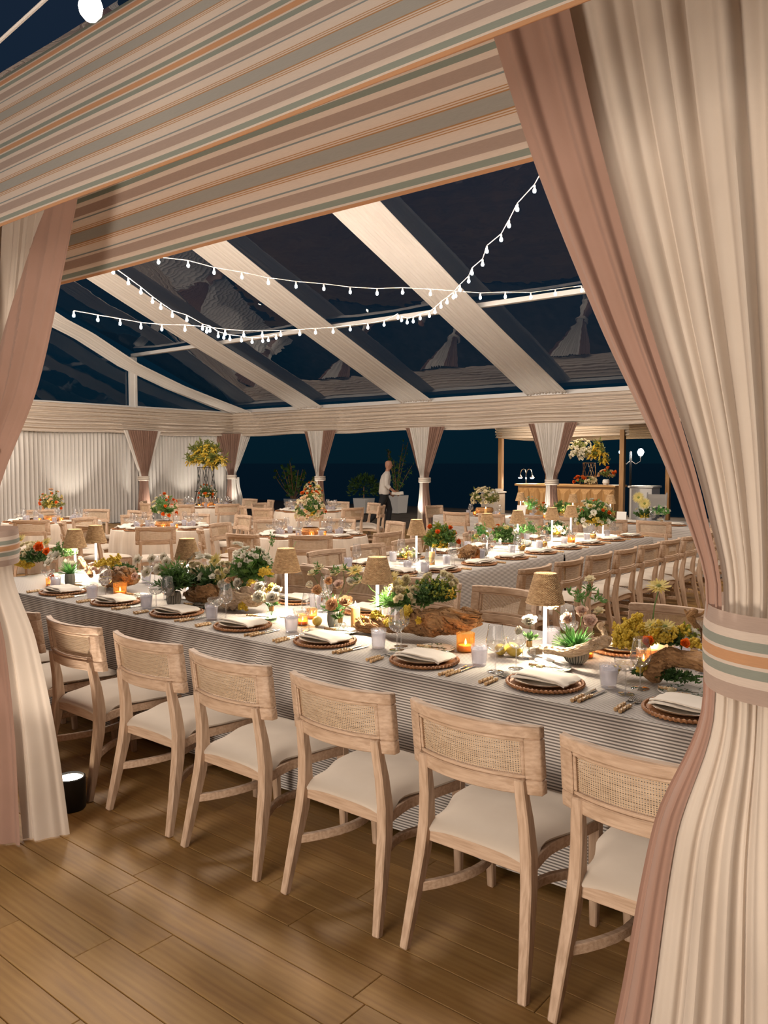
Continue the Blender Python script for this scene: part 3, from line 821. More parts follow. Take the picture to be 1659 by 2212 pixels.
long_table(-4.925, NT_Y, 3.48, NW-.02, 0, 'long banquet table hidden under the striped cloth nearer the mauve entrance drape')
long_cloth(-4.925, NT_Y, 3.50, NW, 0, 'grey and cream ticking tablecloth continuing the nearest table towards the mauve drape', 2.0)
long_table(-4.50, 6.54, 2.48, 1.20, PI/2, 'long banquet table hidden under the second striped cloth')
long_cloth(-4.50, 6.54, 2.50, 1.22, PI/2, 'ticking tablecloth on the near half of the second long table', 3.0)
long_table(-4.50, 9.08, 2.48, 1.20, PI/2, 'long banquet table hidden under the far half of the second striped run')
long_cloth(-4.50, 9.08, 2.50, 1.22, PI/2, 'ticking tablecloth on the far half of the second long table', 4.0)
long_table(-7.42, 12.75, 2.48, 1.20, 0, 'long banquet table by the bar, hidden under its cloth, seaward half')
long_cloth(-7.42, 12.75, 2.50, 1.22, 0, 'ticking tablecloth on the long table by the bar, seaward half', 5.0)
long_table(-4.88, 12.75, 2.48, 1.20, 0, 'long banquet table by the bar, hidden under its cloth, half behind the entrance drape')
long_cloth(-4.88, 12.75, 2.50, 1.22, 0, 'ticking tablecloth on the long table by the bar, beside the entrance drape', 6.0)

def round_cloth_mesh():
    rr = .755; g = MB()
    def side(u, v):
        a = 2*PI*u; h = v; k = h**.8
        n = 22
        f = .5+.5*math.sin(a*n+1.6*nz(math.cos(a)*2, math.sin(a)*2))
        r_ = rr+.010*min(1, h*12)+k*(.012+.055*f*f)
        return (r_*math.cos(a), r_*math.sin(a), lerp(TZ+.003, .006, v))
    g.grid(264, 14, side, closed=True)
    g.lathe([(0, TZ+.004), (.4, TZ+.004), (rr, TZ+.003)], 66)
    return g.mesh('round_cloth', MT['round_cloth'], angle=60)
rcm = round_cloth_mesh()
rt_o = None
for i, (name, x, y, a0, n, rr) in enumerate(RT_):
    if rt_o is None:
        rt_o = empty('round_table', (x, y, 0))
        MB().lathe([(0, TZ-.03), (.745, TZ-.03), (.75, TZ-.015), (.745, TZ), (0, TZ)], 48).build('tabletop', MT['bar_wood_h'], rt_o)
        for k in range(4):
            a = PI/4+k*PI/2
            MB().tube([(.5*math.cos(a), .5*math.sin(a), 0), (.5*math.cos(a), .5*math.sin(a), TZ-.03)], .016, 8).build('leg', MT['white_metal'], rt_o)
        t = rt_o
    else: t = dup(rt_o)
    t.location = (x, y, 0); tag(t, 'round banquet table hidden under the cloth of '+name, 'table')
    c = put('tablecloth', rcm, None, (x, y, 0), i*1.1)
    tag(c, 'pleated oatmeal linen cloth draping '+name, 'tablecloth')

# ------------------------------------------------------------------ tableware
def make_charger():
    def fn(u, v):
        a = 2*PI*u; r = .152*v
        z = .007+.0014*math.sin(v*PI*13)*math.sin(a*30+(PI if int(v*13) % 2 else 0))+.004*max(0, v-.75)/.25
        return (r*math.cos(a), r*math.sin(a), z)
    o = MB().grid(90, 26, fn, closed=True).lathe([(0, .001), (.150, .001), (.154, .009)], 45).build('charger', MT['charger'])
    def rim(u, v):
        a = 2*PI*u; b = 2*PI*v; rr = .0068*(1+.30*math.sin(a*52+b))
        R0 = .161+.0018*math.sin(a*52)
        return ((R0+rr*math.cos(b))*math.cos(a), (R0+rr*math.cos(b))*math.sin(a), .0115+rr*math.sin(b))
    MB().grid(312, 6, rim, closed=True).build('braided_rim', MT['charger'], o)
    return o
def make_plate():
    wob = lambda a, z: 1+.008*math.sin(3*a+1)+.006*math.sin(5*a)
    o = MB().lathe([(0, .001), (.085, .001), (.128, .012), (.136, .0165), (.1365, .0185), (.134, .0195), (.122, .0165), (.095, .0085), (.08, .006), (0, .006)], 56, fn=wob).build('dinner_plate', MT['stoneware'])
    MB().lathe([(.1345, .0202), (.1372, .0196), (.1382, .0178), (.1366, .0164)], 56, fn=wob).build('glazed_rim', MT['glaze_rim'], o)
    return o
def napkin_fn(seed):
    def make():
        g = MB()
        for k, (x0, x1, y0, y1, zz, rot) in enumerate(((-.128, .120, -.080, .070, .004, .05), (-.124, .128, -.072, .082, .011, -.02))):
            M = Rz(rot)
            def f(u, v, up=1, x0=x0, x1=x1, y0=y0, y1=y1, zz=zz, M=M, k=k):
                x = lerp(x0, x1, u); y = lerp(y0, y1, v)
                z = zz+.006*nz(x*9, y*9, seed+k)+.003*math.sin(y*60+seed+x*8)*(.4+.6*v)
                z += .012*math.exp(-((v-.02)/.12)**2)*.4
                d = max(0, x-.085); z -= d*d*5.5+.15*d
                d = max(0, -x-.10); z -= .25*d
                d = max(0, -y-.062); z -= .35*d
                p = M @ Vector((x, y, z)); 
                return (p.x, p.y, p.z+(.0032 if up else -.0022))
            a = MB().grid(26, 18, f); b = MB().grid(26, 18, lambda u, v: f(u, v, 0)); b.f = [q[::-1] for q in b.f]
            n0 = len(g.v); g.merge(a); n1 = len(g.v); g.merge(b)
            nu, nv = 26, 18
            bd = [i for i in range(nu)]+[nu+(nu+1)*j for j in range(nv)]+[(nu+1)*nv+nu-i for i in range(nu)]+[(nu+1)*(nv-j) for j in range(nv)]
            for p, q in zip(bd, bd[1:]+bd[:1]): g.f.append((q+n0, p+n0, p+n1, q+n1)); g.uv.append(((0, 0),)*4)
        return g.build('napkin', MT['napkin'], angle=60)
    return make
def bamboo(parent, y0, y1, r=.0068):
    pts = []; rs = []; n = 5
    for i in range(n):
        a, b = lerp(y0, y1, i/n), lerp(y0, y1, (i+1)/n)
        for t, k in ((0, 1.28), (.1, 1.3), (.22, .95), (.6, .88), (.9, 1.1)):
            pts.append((.0015*math.sin(i*2.1), lerp(a, b, t), r)); rs.append(r*k)
    MB().tube(pts, rs, 8).build('bamboo_handle', MT['bamboo'], parent)
def make_fork():
    m = MB().tube([(0, -.02, .007), (0, .02, .006), (0, .035, .005)], [.003, .0022, .003], 6)
    m.grid(6, 3, lambda u, v: ((u-.5)*.024*(.5+.5*min(1, v*2)), lerp(.033, .062, v), .005-.004*math.sin(PI*v*.5)))
    for i in range(4):
        x = (i-1.5)*.0066
        m.tube([(x, .060, .002), (x, .085, .0025), (x, .108, .006)], [.0017, .0015, .0006], 5)
    o = m.build('fork', MT['metal']); bamboo(o, -.115, -.015); return o
def make_knife():
    def fn(u, v):
        w = .0085*(1-.25*v)*(1 if v < .85 else math.sqrt(max(0, 1-((v-.85)/.15)**2)))
        return ((u-.4)*2*w, lerp(-.015, .115, v), .0055-.0012*abs(2*u-1))
    m = MB().grid(4, 14, fn).grid(4, 14, lambda u, v: (fn(u, v)[0], fn(u, v)[1], .0042+.0012*abs(2*u-1)-.0012))
    o = m.build('knife', MT['metal']); bamboo(o, -.115, -.012); return o
def make_side_plate():
    o = MB().lathe([(0, .001), (.055, .001), (.09, .009), (.0975, .0125), (.0965, .0145), (.088, .0115), (.058, .005), (0, .005)], 44).build('side_plate', MT['botanic'])
    return o
def make_butter_knife():
    m = MB().grid(3, 8, lambda u, v: ((u-.5)*.015*(1-.5*v*v), lerp(-.01, .075, v), .004)).grid(3, 8, lambda u, v: ((u-.5)*.015*(1-.5*v*v), lerp(-.01, .075, v), .0025))
    o = m.build('butter_knife', MT['metal']); bamboo(o, -.085, -.008, .006); return o
def make_wine(filled):
    def make():
        o = MB().lathe([(.0045, .092), (.018, .097), (.033, .108), (.042, .124), (.0445, .138), (.042, .158), (.037, .185), (.0325, .218), (.0318, .219)], 28).build('wine_glass', MT['clear'])
        MB().lathe([(.0045, .005), (.0034, .014), (.0032, .075), (.0046, .094)], 12).build('glass_stem', MT['clear'], o)
        MB().lathe([(0, .0), (.037, .0), (.0385, .0015), (.030, .003), (.012, .0045), (.0042, .007)], 28).build('glass_foot', MT['clear'], o)
        if filled:
            MB().lathe([(0, .098), (.017, .0985), (.032, .109), (.041, .1245), (.0432, .136), (.0425, .140), (0, .140)], 28).build('drink', MT['wine_liquid'], o)
        return o
    return make
def make_coupe():
    o = MB().lathe([(.004, .096), (.016, .099), (.034, .110), (.045, .126), (.0485, .142), (.0482, .150), (.0475, .1505)], 28).build('coupe_glass', MT['clear'])
    MB().lathe([(.0045, .005), (.0034, .014), (.0032, .08), (.0044, .098)], 12).build('glass_stem', MT['clear'], o)
    MB().lathe([(0, .0), (.035, .0), (.0365, .0015), (.028, .003), (.012, .0045), (.0042, .007)], 28).build('glass_foot', MT['clear'], o)
    MB().lathe([(0, .100), (.0155, .1005), (.033, .112), (.0435, .127), (.0455, .133), (0, .133)], 28).build('drink', MT['wine_liquid'], o)
    return o
def make_tumbler():
    o = MB().lathe([(0, .0), (.0315, .0), (.033, .003), (.0415, .098), (.0405, .0985)], 26).build('tumbler', MT['tumbler'])
    m = MB().lathe([(0, .014), (.0325, .014), (.0392, .080), (0, .081)], 22)
    rr = random.Random(5)
    for k in range(7):
        a = k*.9; r_ = .006+.018*rr.random()
        m.box((0, 0, 0), (.017, .017, .017), Tr(r_*math.cos(a*2), r_*math.sin(a*2), .079+.005*rr.random()) @ Matrix.Rotation(rr.random()*3, 4, (1, rr.random(), .4)))
    m.build('iced_water', MT['ice'], o)
    return o
def flame(parent, z, s=1.0, lit=0.0):
    MB().lathe([(0, z), (.004*s, z+.004*s), (.0052*s, z+.010*s), (.003*s, z+.020*s), (0, z+.030*s)], 8).build('flame', MT['flame'], parent)
    if lit:
        d = bpy.data.lights.get('candle_light') or bpy.data.lights.new('candle_light', 'POINT')
        d.energy = .3; d.color = (1, .55, .2); d.shadow_soft_size = .008
        l = bpy.data.objects.new('candle_light', d); COL.objects.link(l); l.parent = parent; l.location = (0, 0, z+.04)
def make_votive():
    rib = lambda a, z: 1+.035*math.sin(a*22)
    o = MB().lathe([(0, .001), (.040, .001), (.044, .006), (.0455, .095), (.0445, .0965)], 132, fn=rib).build('votive_holder', MT['amber'])
    MB().lathe([(0, .006), (.036, .006), (.037, .030), (.035, .034), (0, .033)], 24).build('candle', MT['wax'], o); flame(o, .034, 1.1, 1)
    return o
def make_small_votive():
    rib = lambda a, z: 1+.03*math.sin(a*18)
    o = MB().lathe([(0, .001), (.028, .001), (.031, .005), (.033, .062), (.032, .063)], 108, fn=rib).build('votive_holder', MT['amber'])
    MB().lathe([(0, .004), (.026, .004), (.027, .022), (0, .023)], 20).build('candle', MT['wax'], o); flame(o, .024, .9, 1)
    return o
def make_gold_votive():
    o = MB().lathe([(0, .0), (.022, .0), (.036, .014), (.042, .034), (.036, .056), (.025, .066), (.027, .070)], 24).build('globe_votive', MT['gold_votive'])
    flame(o, .060, 1.0, 1); return o
def make_pillar():
    o = MB().lathe([(0, .0), (.0265, .0), (.027, .004), (.027, .116), (.025, .122), (.008, .119), (0, .118)], 28).build('pillar_candle', MT['wax'])
    MB().tube([(0, 0, .117), (.001, 0, .127)], .0012, 5).build('wick', MT['black'], o); flame(o, .124, 1.2, 1)
    return o
def make_lamp():
    root = empty('table_lamp')
    MB().lathe([(0, 0), (.046, 0), (.048, .003), (.046, .008), (.008, .011), (0, .011)], 32).build('lamp_base', MT['white_metal'], root)
    MB().lathe([(0, .010), (.0095, .010), (.0095, .335), (0, .335)], 20).build('lamp_stem', MT['stem_glow'], root)
    def shade(u, v):
        a = 2*PI*u; z = lerp(.285, .425, v); r = lerp(.090, .052, v)
        k = int(v*28); r += .0026*math.sin(a*34+(PI if k % 2 else 0))+.0012*math.sin(v*28*2*PI)
        return (r*math.cos(a), r*math.sin(a), z)
    MB().grid(170, 56, shade, closed=True).build('lamp_shade', MT['rattan'], root)
    e = MB()
    for z, r in ((.285, .091), (.425, .053)):
        e.tube([(r*math.cos(2*PI*k/32), r*math.sin(2*PI*k/32), z) for k in range(33)], .0034, 6)
    e.build('shade_edge', MT['rattan'], root)
    MB().lathe([(0, .404), (.05, .404), (.05, .410), (0, .410)], 28).build('top_diffuser', MT['lamp_glow'], root)
    MB().lathe([(0, .335), (.042, .335), (.044, .345), (.044, .360), (0, .365)], 24).build('light_head', MT['lamp_glow'], root)
    d = bpy.data.lights.get('lamp_light') or bpy.data.lights.new('lamp_light', 'SPOT')
    d.energy = 48; d.color = (1, .84, .62); d.shadow_soft_size = .035; d.spot_size = R(150); d.spot_blend = .6
    l = bpy.data.objects.new('lamp_light', d); COL.objects.link(l); l.parent = root; l.location = (0, 0, .325)
    return root
def make_lemon():
    pr = [(.0, -.042), (.006, -.039), (.014, -.033)]+[(.029*math.cos(t), .034*math.sin(t)) for t in [x*.2-1.0 for x in range(11)]]+[(.012, .034), (.005, .039), (0, .041)]
    return MB().lathe([(r, z) for r, z in pr], 20, M=Matrix.Rotation(PI/2, 4, 'X')).build('lemon', MT['lemon'])

K = dict(charger=Kind(make_charger), plate=Kind(make_plate), fork=Kind(make_fork), knife=Kind(make_knife), side=Kind(make_side_plate),
         butter=Kind(make_butter_knife), wine=Kind(make_wine(True)), wine_e=Kind(make_wine(False)), coupe=Kind(make_coupe), tumbler=Kind(make_tumbler),
         votive=Kind(make_votive), small_votive=Kind(make_small_votive), gold=Kind(make_gold_votive), pillar=Kind(make_pillar), lamp=Kind(make_lamp),
         lemon=Kind(make_lemon), nap0=Kind(napkin_fn(1.3)), nap1=Kind(napkin_fn(4.1)), nap2=Kind(napkin_fn(7.7)))
CZ = TZ+.0045     # cloth top
rs_ = random.Random(21)
def at(x, y, rz, dx, dy):
    return (x+dx*math.cos(rz)-dy*math.sin(rz), y+dx*math.sin(rz)+dy*math.cos(rz))
def setting(x, y, rz, where, grp, cutlery=0, each=True, bread=False):
    """charger, plate and napkin, with cutlery when it can be seen; WHERE names the place"""
    j = rs_.uniform(-.06, .06)
    K['charger'].new((x, y, CZ), rz+j, 'woven rattan charger '+where, 'charger', 'rattan chargers '+grp)
    K['plate'].new((x, y, CZ+.010), rz+j*3, 'brown-rimmed stoneware plate '+where, 'plate', 'dinner plates '+grp)
    k = rs_.choice(['nap0', 'nap1', 'nap2'])
    K[k].new((x+.004, y-.004, CZ+.033), rz+rs_.uniform(-.09, .09), 'folded linen napkin '+where, 'napkin', 'folded napkins '+grp)
    if cutlery >= 1:
        for i, dx in enumerate((.205, .236)):
            p = at(x, y, rz, dx, -.05+.012*i)
            K['knife'].new((p[0], p[1], CZ), rz+rs_.uniform(-.06, .06), ('inner', 'outer')[i]+' bamboo-handled knife '+where, 'knife', 'bamboo-handled knives '+grp)
    if cutlery >= 2:
        for i, dx in enumerate((-.196, -.226)):
            p = at(x, y, rz, dx, -.06+.012*i)
            K['fork'].new((p[0], p[1], CZ), rz+rs_.uniform(-.06, .06), ('inner', 'outer')[i]+' bamboo-handled fork '+where, 'fork', 'bamboo-handled forks '+grp)
    if bread:
        p = at(x, y, rz, -.10, .235)
        K['side'].new((p[0], p[1], CZ), rz, 'leaf-patterned side plate '+where, 'side plate', 'botanical side plates '+grp)
        K['butter'].new((p[0]-.005, p[1]-.02, CZ+.0145), rz-1.35+rs_.uniform(-.1, .1), 'bamboo-handled butter knife '+where, 'butter knife', 'butter knives '+grp)

G1 = 'on the near side of the nearest table'
SX = [-1.02, -1.629, -2.269, -2.932, -3.584, -4.218, -4.876, -5.56]
for i, x in enumerate(SX):
    w = 'on the near side of nearest table, %s from cream drape' % ORD[i]
    setting(x, 3.115+rs_.uniform(-.008, .008), 0, w, G1, 2, bread=True)
# glasses of those places, read off one by one: (kind, x, y, place index)
for kind, x, y, i in (('tumbler', -1.40, 3.25, 1), ('coupe', -1.30, 3.19, 1), ('wine_e', -1.285, 3.31, 1), ('tumbler', -2.03, 3.22, 2), ('wine', -1.905, 3.16, 2),
                      ('coupe', -1.86, 3.27, 2), ('tumbler', -2.63, 3.20, 3), ('wine', -2.525, 3.22, 3), ('coupe', -2.56, 3.30, 3), ('tumbler', -3.27, 3.20, 4), ('coupe', -3.15, 3.16, 4), ('wine_e', -3.20, 3.27, 4),
                      ('tumbler', -3.90, 3.14, 5), ('coupe', -3.80, 3.09, 5), ('wine_e', -3.85, 3.21, 5), ('tumbler', -4.53, 3.11, 6), ('coupe', -4.45, 3.13, 6), ('wine_e', -4.38, 3.17, 6),
                      ('tumbler', -5.16, 3.10, 7), ('coupe', -5.09, 3.16, 7), ('wine', -5.18, 3.22, 7)):
    nm = {'tumbler': 'lavender tumbler of iced water', 'coupe': 'shallow stemmed coupe', 'wine': 'part-filled wine glass', 'wine_e': 'empty wine glass'}[kind]
    K[kind].new((x, y, CZ), rs_.random()*6, nm+' on the near side of nearest table, %s from cream drape' % ORD[i], 'glass', nm.split(' of ')[0]+' series '+G1)
K['tumbler'].new((-5.75, 3.15, CZ), 0, 'lavender tumbler of iced water nearest the mauve entrance drape', 'glass')
K['coupe'].new((-5.80, 3.12, CZ), 0, 'shallow coupe glass on a stem nearest the mauve entrance drape', 'glass')
G2 = 'on the far side of the nearest table'
for i, x in enumerate(FX):
    w = 'on the far side of nearest table, %s from cream drape' % ORD[i]
    setting(x, 3.93, PI, w, G2)
    K['wine_e'].new((x-.26, 3.83, CZ), 0, 'wine glass '+w, 'glass', 'wine glasses '+G2)
    K['coupe'].new((x-.21, 3.75, CZ), 0, 'coupe glass '+w, 'glass', 'coupes '+G2)
    K['tumbler'].new((x-.33, 3.80, CZ), 0, 'lavender tumbler '+w, 'glass', 'tumblers '+G2)
    tag(MB().box((0, 0, .055), (.10, .002, .11), Matrix.Rotation(-.25, 4, 'X')).build('menu_card', MT['paper'], loc=(x+.22, 3.80, CZ)), 'blank white menu card '+w, 'card', 'menu cards') if i == 1 else None

G3 = 'on the aisle side of the second long table'
for i in range(8):
    y = 5.86+.605*i
    w = 'on the aisle side of second long table, %s from near end' % ORD[i]
    setting(-4.085, y, PI/2, w, G3, 1)
    for kind, dx, dy, nm in (('wine_e', -.25, .14, 'wine glass'), ('coupe', -.30, .08, 'coupe glass'), ('tumbler', -.22, .22, 'lavender tumbler')):
        p = at(-4.085, y, PI/2, dx, dy)
        K[kind].new((p[0], p[1], CZ), 0, nm+' '+w, 'glass', nm+' series '+G3)
G4 = 'on the round-table side of the second long table'
for i in range(7):
    y = 5.78+.66*i
    w = 'on the inner side of second long table, %s from near end' % ORD[i]
    setting(-4.91, y, -PI/2, w, G4)
    for kind, dx, dy, nm in (('wine_e', .24, .10, 'wine glass'), ('tumbler', .29, .04, 'lavender tumbler')):
        p = at(-4.91, y, -PI/2, dx, dy)
        K[kind].new((p[0], p[1], CZ), 0, nm+' '+w, 'glass', nm+' series '+G4)
setting(-4.30, 5.50, 0, 'at the near head end of the second long table', 'at the head end', 1, bread=True)
K['wine'].new((-4.05, 5.62, CZ), 0, 'wine glass at the near head end of the second long table', 'glass')
K['tumbler'].new((-4.13, 5.66, CZ), 0, 'lavender tumbler at the near head end of the second long table', 'glass')
G5 = 'on the front of the long table by the bar'
for i, x in enumerate([-8.30, -7.70, -7.00, -6.32, -5.64, -4.94, -4.30]):
    w = 'on the front of the bar-side table, %s from open side' % ORD[i]
    setting(x, 12.34, 0, w, G5)
    for kind, dx, dy, nm in (('wine_e', .24, .12, 'wine glass'), ('coupe', .28, .05, 'coupe glass'), ('tumbler', .20, .10, 'lavender tumbler')):
        K[kind].new((x+dx, 12.34+dy, CZ), 0, nm+' '+w, 'glass', nm+' series '+G5)
for name, x, y, a0, n, rr in RT_:
    for k in range(n):
        a = R(a0+k*360/n); rz = a+PI/2
        w = '%s on %s' % ('nearest us' if k == 0 else ORD[k]+' counterclockwise from us', name); gn = 'on '+name
        px, py = x+.575*math.cos(a), y+.575*math.sin(a)
        setting(px, py, rz, w, gn)
        for kind, dx, dy, nm in (('wine_e', .17, .15, 'empty wine glass'), ('coupe', .21, .08, 'coupe glass'), ('tumbler', .13, .18, 'lavender tumbler')):
            p = at(px, py, rz, dx, dy)
            K[kind].new((p[0], p[1], CZ), 0, nm+' '+w, 'glass', nm+' series '+gn)

# table lamps
for i, (x, y) in enumerate([(-1.83, 3.49), (-2.885, 3.50), (-3.62, 3.50), (-4.63, 3.52), (-5.98, 3.45), (-6.22, 3.78)]):
    K['lamp'].new((x, y, CZ), i*.7, 'cordless lamp with woven seagrass shade on the nearest table, %s from the cream drape' % ORD[i], 'lamp', 'table lamps on the nearest table')
for i, y in enumerate([6.06, 7.27, 7.95, 8.73, 9.27, 10.18]):
    K['lamp'].new((-4.52 if i % 2 == 0 else -4.5, y, CZ), i*.9, 'cordless lamp with woven shade on the second long table, %s from its near end' % ORD[i], 'lamp', 'table lamps on the second long table')
for i, x in enumerate([-7.18, -6.17, -5.50]):
    K['lamp'].new((x, 12.72, CZ), i, 'woven-shade lamp on the long table by the bar, %s from the open side' % ORD[i], 'lamp', 'table lamps by the bar')

# candles and lemons
for x, y, k, lab in ((-2.235, 3.415, 'votive', 'large fluted amber votive by the driftwood and lemons'), (-1.70, 3.68, 'small_votive', 'small fluted amber votive behind the ribbed bowl of blush flowers'),
                     (-1.43, 3.72, 'small_votive', 'small amber votive beside the curled driftwood'),
                     (-3.36, 3.38, 'small_votive', 'small amber votive between the white roses and the peach arrangement'), (-3.45, 3.55, 'small_votive', 'small amber votive tucked behind the third lamp'),
                     (-5.11, 3.29, 'votive', 'fluted amber votive in front of the driftwood with mimosa'), (-5.95, 3.22, 'small_votive', 'small amber votive by the mauve entrance drape'),
                     (-4.33, 6.78, 'votive', 'large amber votive by the near end of the second long table'), (-4.36, 8.96, 'votive', 'fluted amber votive halfway down the second long table')):
    K[k].new((x, y, CZ), 0, lab, 'candle', 'amber votives')
for x, y, lab in ((-3.05, 3.50, 'lit amber pillar candle beside the peach rose bud vase'), (-4.42, 6.17, 'lit amber pillar candle by the first lamp of the second long table'),
                  (-7.84, 12.62, 'lit pillar candle among cream flowers on the table by the bar')):
    K['pillar'].new((x, y, CZ), 0, lab, 'candle', 'pillar candles')
for i, y in enumerate([7.80, 8.30, 9.62]):
    K['gold'].new((-4.38, y, CZ), 0, 'round gold glass votive on the second long table, %s from its near end' % ORD[i], 'candle', 'gold votives')
for i, x in enumerate([-8.05, -7.55, -6.62, -5.25, -4.6]):
    K['small_votive'].new((x, 12.58, CZ), 0, 'small votive on the long table by the bar, %s from the open side' % ORD[i], 'candle', 'votives by the bar')
for name, x, y, a0, n, rr in RT_:
    for k in range(3):
        a = R(-90+k*50); K['small_votive'].new((x+.22*math.cos(a), y+.22*math.sin(a), CZ), 0, ORD[k]+' of three small glowing votives, counterclockwise, on '+name, 'candle', 'votives on '+name)
for i, (x, y, z, r) in enumerate(((-2.055, 3.455, .029, .4), (-1.985, 3.47, .029, 1.9), (-2.03, 3.52, .029, 2.6))):
    K['lemon'].new((x, y, CZ+z), r, ('lemon nearest the amber votive', 'lemon nearest the white rose bud vase', 'lemon at the back of the three by the white rose')[i], 'lemon', 'lemons on the nearest table')
K['lemon'].new((-3.27, 3.41, CZ+.029), .8, 'single lemon beside the ribbed vase of peach flowers', 'lemon')

# the bites already on the side plates nearest the cream drape
def make_cracker():
    return MB().grid(8, 4, lambda u, v: ((u-.5)*.05, (v-.5)*.018, .006+.004*math.sin(PI*v)+.002*math.sin(u*20)), None).lathe([(0, 0), (.012, 0), (.012, .004), (0, .004)], 10).build('cracker', MT['bamboo'])
def make_butter():
    return MB().lathe([(0, 0), (.012, .0), (.017, .006), (.014, .014), (.006, .019), (0, .020)], 14, fn=lambda a, z: 1+.10*math.sin(a*4+z*200)).build('butter_curl', MT['cream_petal'])
KC, KB = Kind(make_cracker), Kind(make_butter)
for i in (0, 1, 2):
    px, py = SX[i]-.10, 3.115+.235
    KC.new((px+.022, py-.050, CZ+.009), .3, 'small cracker on the leaf-patterned side plate, %s from cream drape' % ORD[i], 'cracker', 'crackers on side plates')
    KB.new((px-.035, py-.035, CZ+.008), i, 'pale butter curl on the leaf-patterned side plate, %s from cream drape' % ORD[i], 'butter', 'butter curls on side plates')
def make_hurricane():
    o = MB().lathe([(0, .001), (.034, .001), (.036, .004), (.036, .125), (.0345, .126)], 26).build('hurricane_glass', MT['clear'])
    MB().lathe([(0, .005), (.024, .005), (.0245, .060), (0, .058)], 20).build('candle', MT['wax'], o); flame(o, .062, 1.0, 1)
    return o
KH = Kind(make_hurricane)
for x, y, lab in ((-3.42, 3.72, 'clear cylinder candle holder behind the third lamp of the nearest table'), (-2.98, 3.66, 'clear cylinder candle holder behind the peach ranunculus vase'), (-4.30, 3.62, 'clear cylinder candle holder behind the white anemone vase'), (-1.42, 3.80, 'clear cylinder candle holder behind the mimosa driftwood')):
    KH.new((x, y, CZ), 0, lab, 'candle', 'cylinder candle holders')

# ------------------------------------------------------------------ flowers
def petal_rings(rings, nu=3, nv=3):
    # rings: (count, tilt from vertical in degrees, length, width, cup, z0, phase)
    m = MB()
    for (n, tilt, L, w, cup, z0, ph) in rings:
        for k in range(n):
            a = 2*PI*k/n+ph
            t = R(tilt+7*math.sin(k*2.3+ph*3))
            def fn(u, v):
                s = 2*u-1; wd = w*math.sin(PI*min(1, .18+.74*v))**.8
                if v > .9: wd *= .85
                tt = t - R(cup)*v + R(cup*.9)*max(0, v-.6)*2
                r_ = L*v*math.sin(tt)+.03; z = z0+L*v*math.cos(tt)+.25*abs(s)*wd*math.sin(tt)*(cup/40)
                return (r_*math.cos(a)-s*wd*math.sin(a)*1.0, r_*math.sin(a)+s*wd*math.cos(a), z)
            m.grid(nu, nv, fn)
    return m
FLR = {
 'rose': [(3, 3, .70, .24, 34, .28, 0), (4, 12, .80, .36, 44, .22, .4), (5, 22, .90, .46, 52, .14, .9), (6, 36, 1.0, .54, 52, .06, .2), (6, 56, 1.0, .52, 40, .0, .7)],
 'ranunculus': [(4, 4, .55, .20, 60, .38, 0), (6, 12, .66, .30, 64, .32, .5), (7, 22, .78, .38, 66, .25, .2), (8, 36, .88, .44, 66, .15, .7), (8, 54, .98, .46, 60, .05, .1)],
 'anemone': [(6, 66, .95, .42, 30, .06, 0), (6, 80, 1.0, .44, 25, .0, .5)],
 'gerbera': [(20, 74, .8, .085, 8, .06, 0), (24, 84, 1.0, .10, -4, .02, .1)],
 'stock': [(5, 60, .9, .45, 40, 0, 0), (4, 25, .6, .35, 30, .1, .6)]}
_bm = {}
def bloom_mesh(kind, mk):
    if (kind, mk) not in _bm: _bm[kind, mk] = petal_rings(FLR[kind]).mesh(kind, MT[mk], angle=80)
    return _bm[kind, mk]
_eye = MB().lathe([(0, .03), (.2, .05), (.24, .12), (.15, .2), (0, .22)], 10).mesh('flower_eye', MT['flower_eye'])
BN = {'rose': 'rose_blossom', 'ranunculus': 'ranunculus_blossom', 'anemone': 'anemone_blossom', 'gerbera': 'gerbera_blossom', 'stock': 'blossom'}
def bloom(root, kind, mk, p, size, out=None, seed=0):
    o = put(BN[kind], bloom_mesh(kind, mk), root, p)
    d = Vector(out if out is not None else (0, 0, 1)).normalized()
    o.rotation_euler = (d.to_track_quat('Z', 'Y') @ Matrix.Rotation(seed*1.3, 4, 'Z').to_quaternion()).to_euler()
    o.scale = (size*1.28,)*3
    if kind in ('anemone', 'gerbera'): put('flower_eye', _eye, o)
    return o
fr_ = random.Random(33)
def rdir(up=0.15):
    while True:
        v = Vector((fr_.uniform(-1, 1), fr_.uniform(-1, 1), fr_.uniform(-.5, 1)))
        if .2 < v.length < 1 and v.normalized().z > up-.3: return v.normalized()
def leaf_add(m, p, d, L, w, seed=0):
    d = d.normalized(); sd = d.cross(Vector((0, 0, 1)))
    if sd.length < .1: sd = Vector((1, 0, 0))
    sd.normalize(); nrm = sd.cross(d)
    a = math.sin(seed*12.9)*1.2; s2 = sd*math.cos(a)+nrm*math.sin(a); n2 = nrm*math.cos(a)-sd*math.sin(a)
    q = [p, p+d*L*.45+s2*w, p+d*L, p+d*L*.45-s2*w, p+d*L*.5+n2*w*.45]
    m.add(q, [(0, 1, 4), (1, 2, 4), (2, 3, 4), (3, 0, 4)])
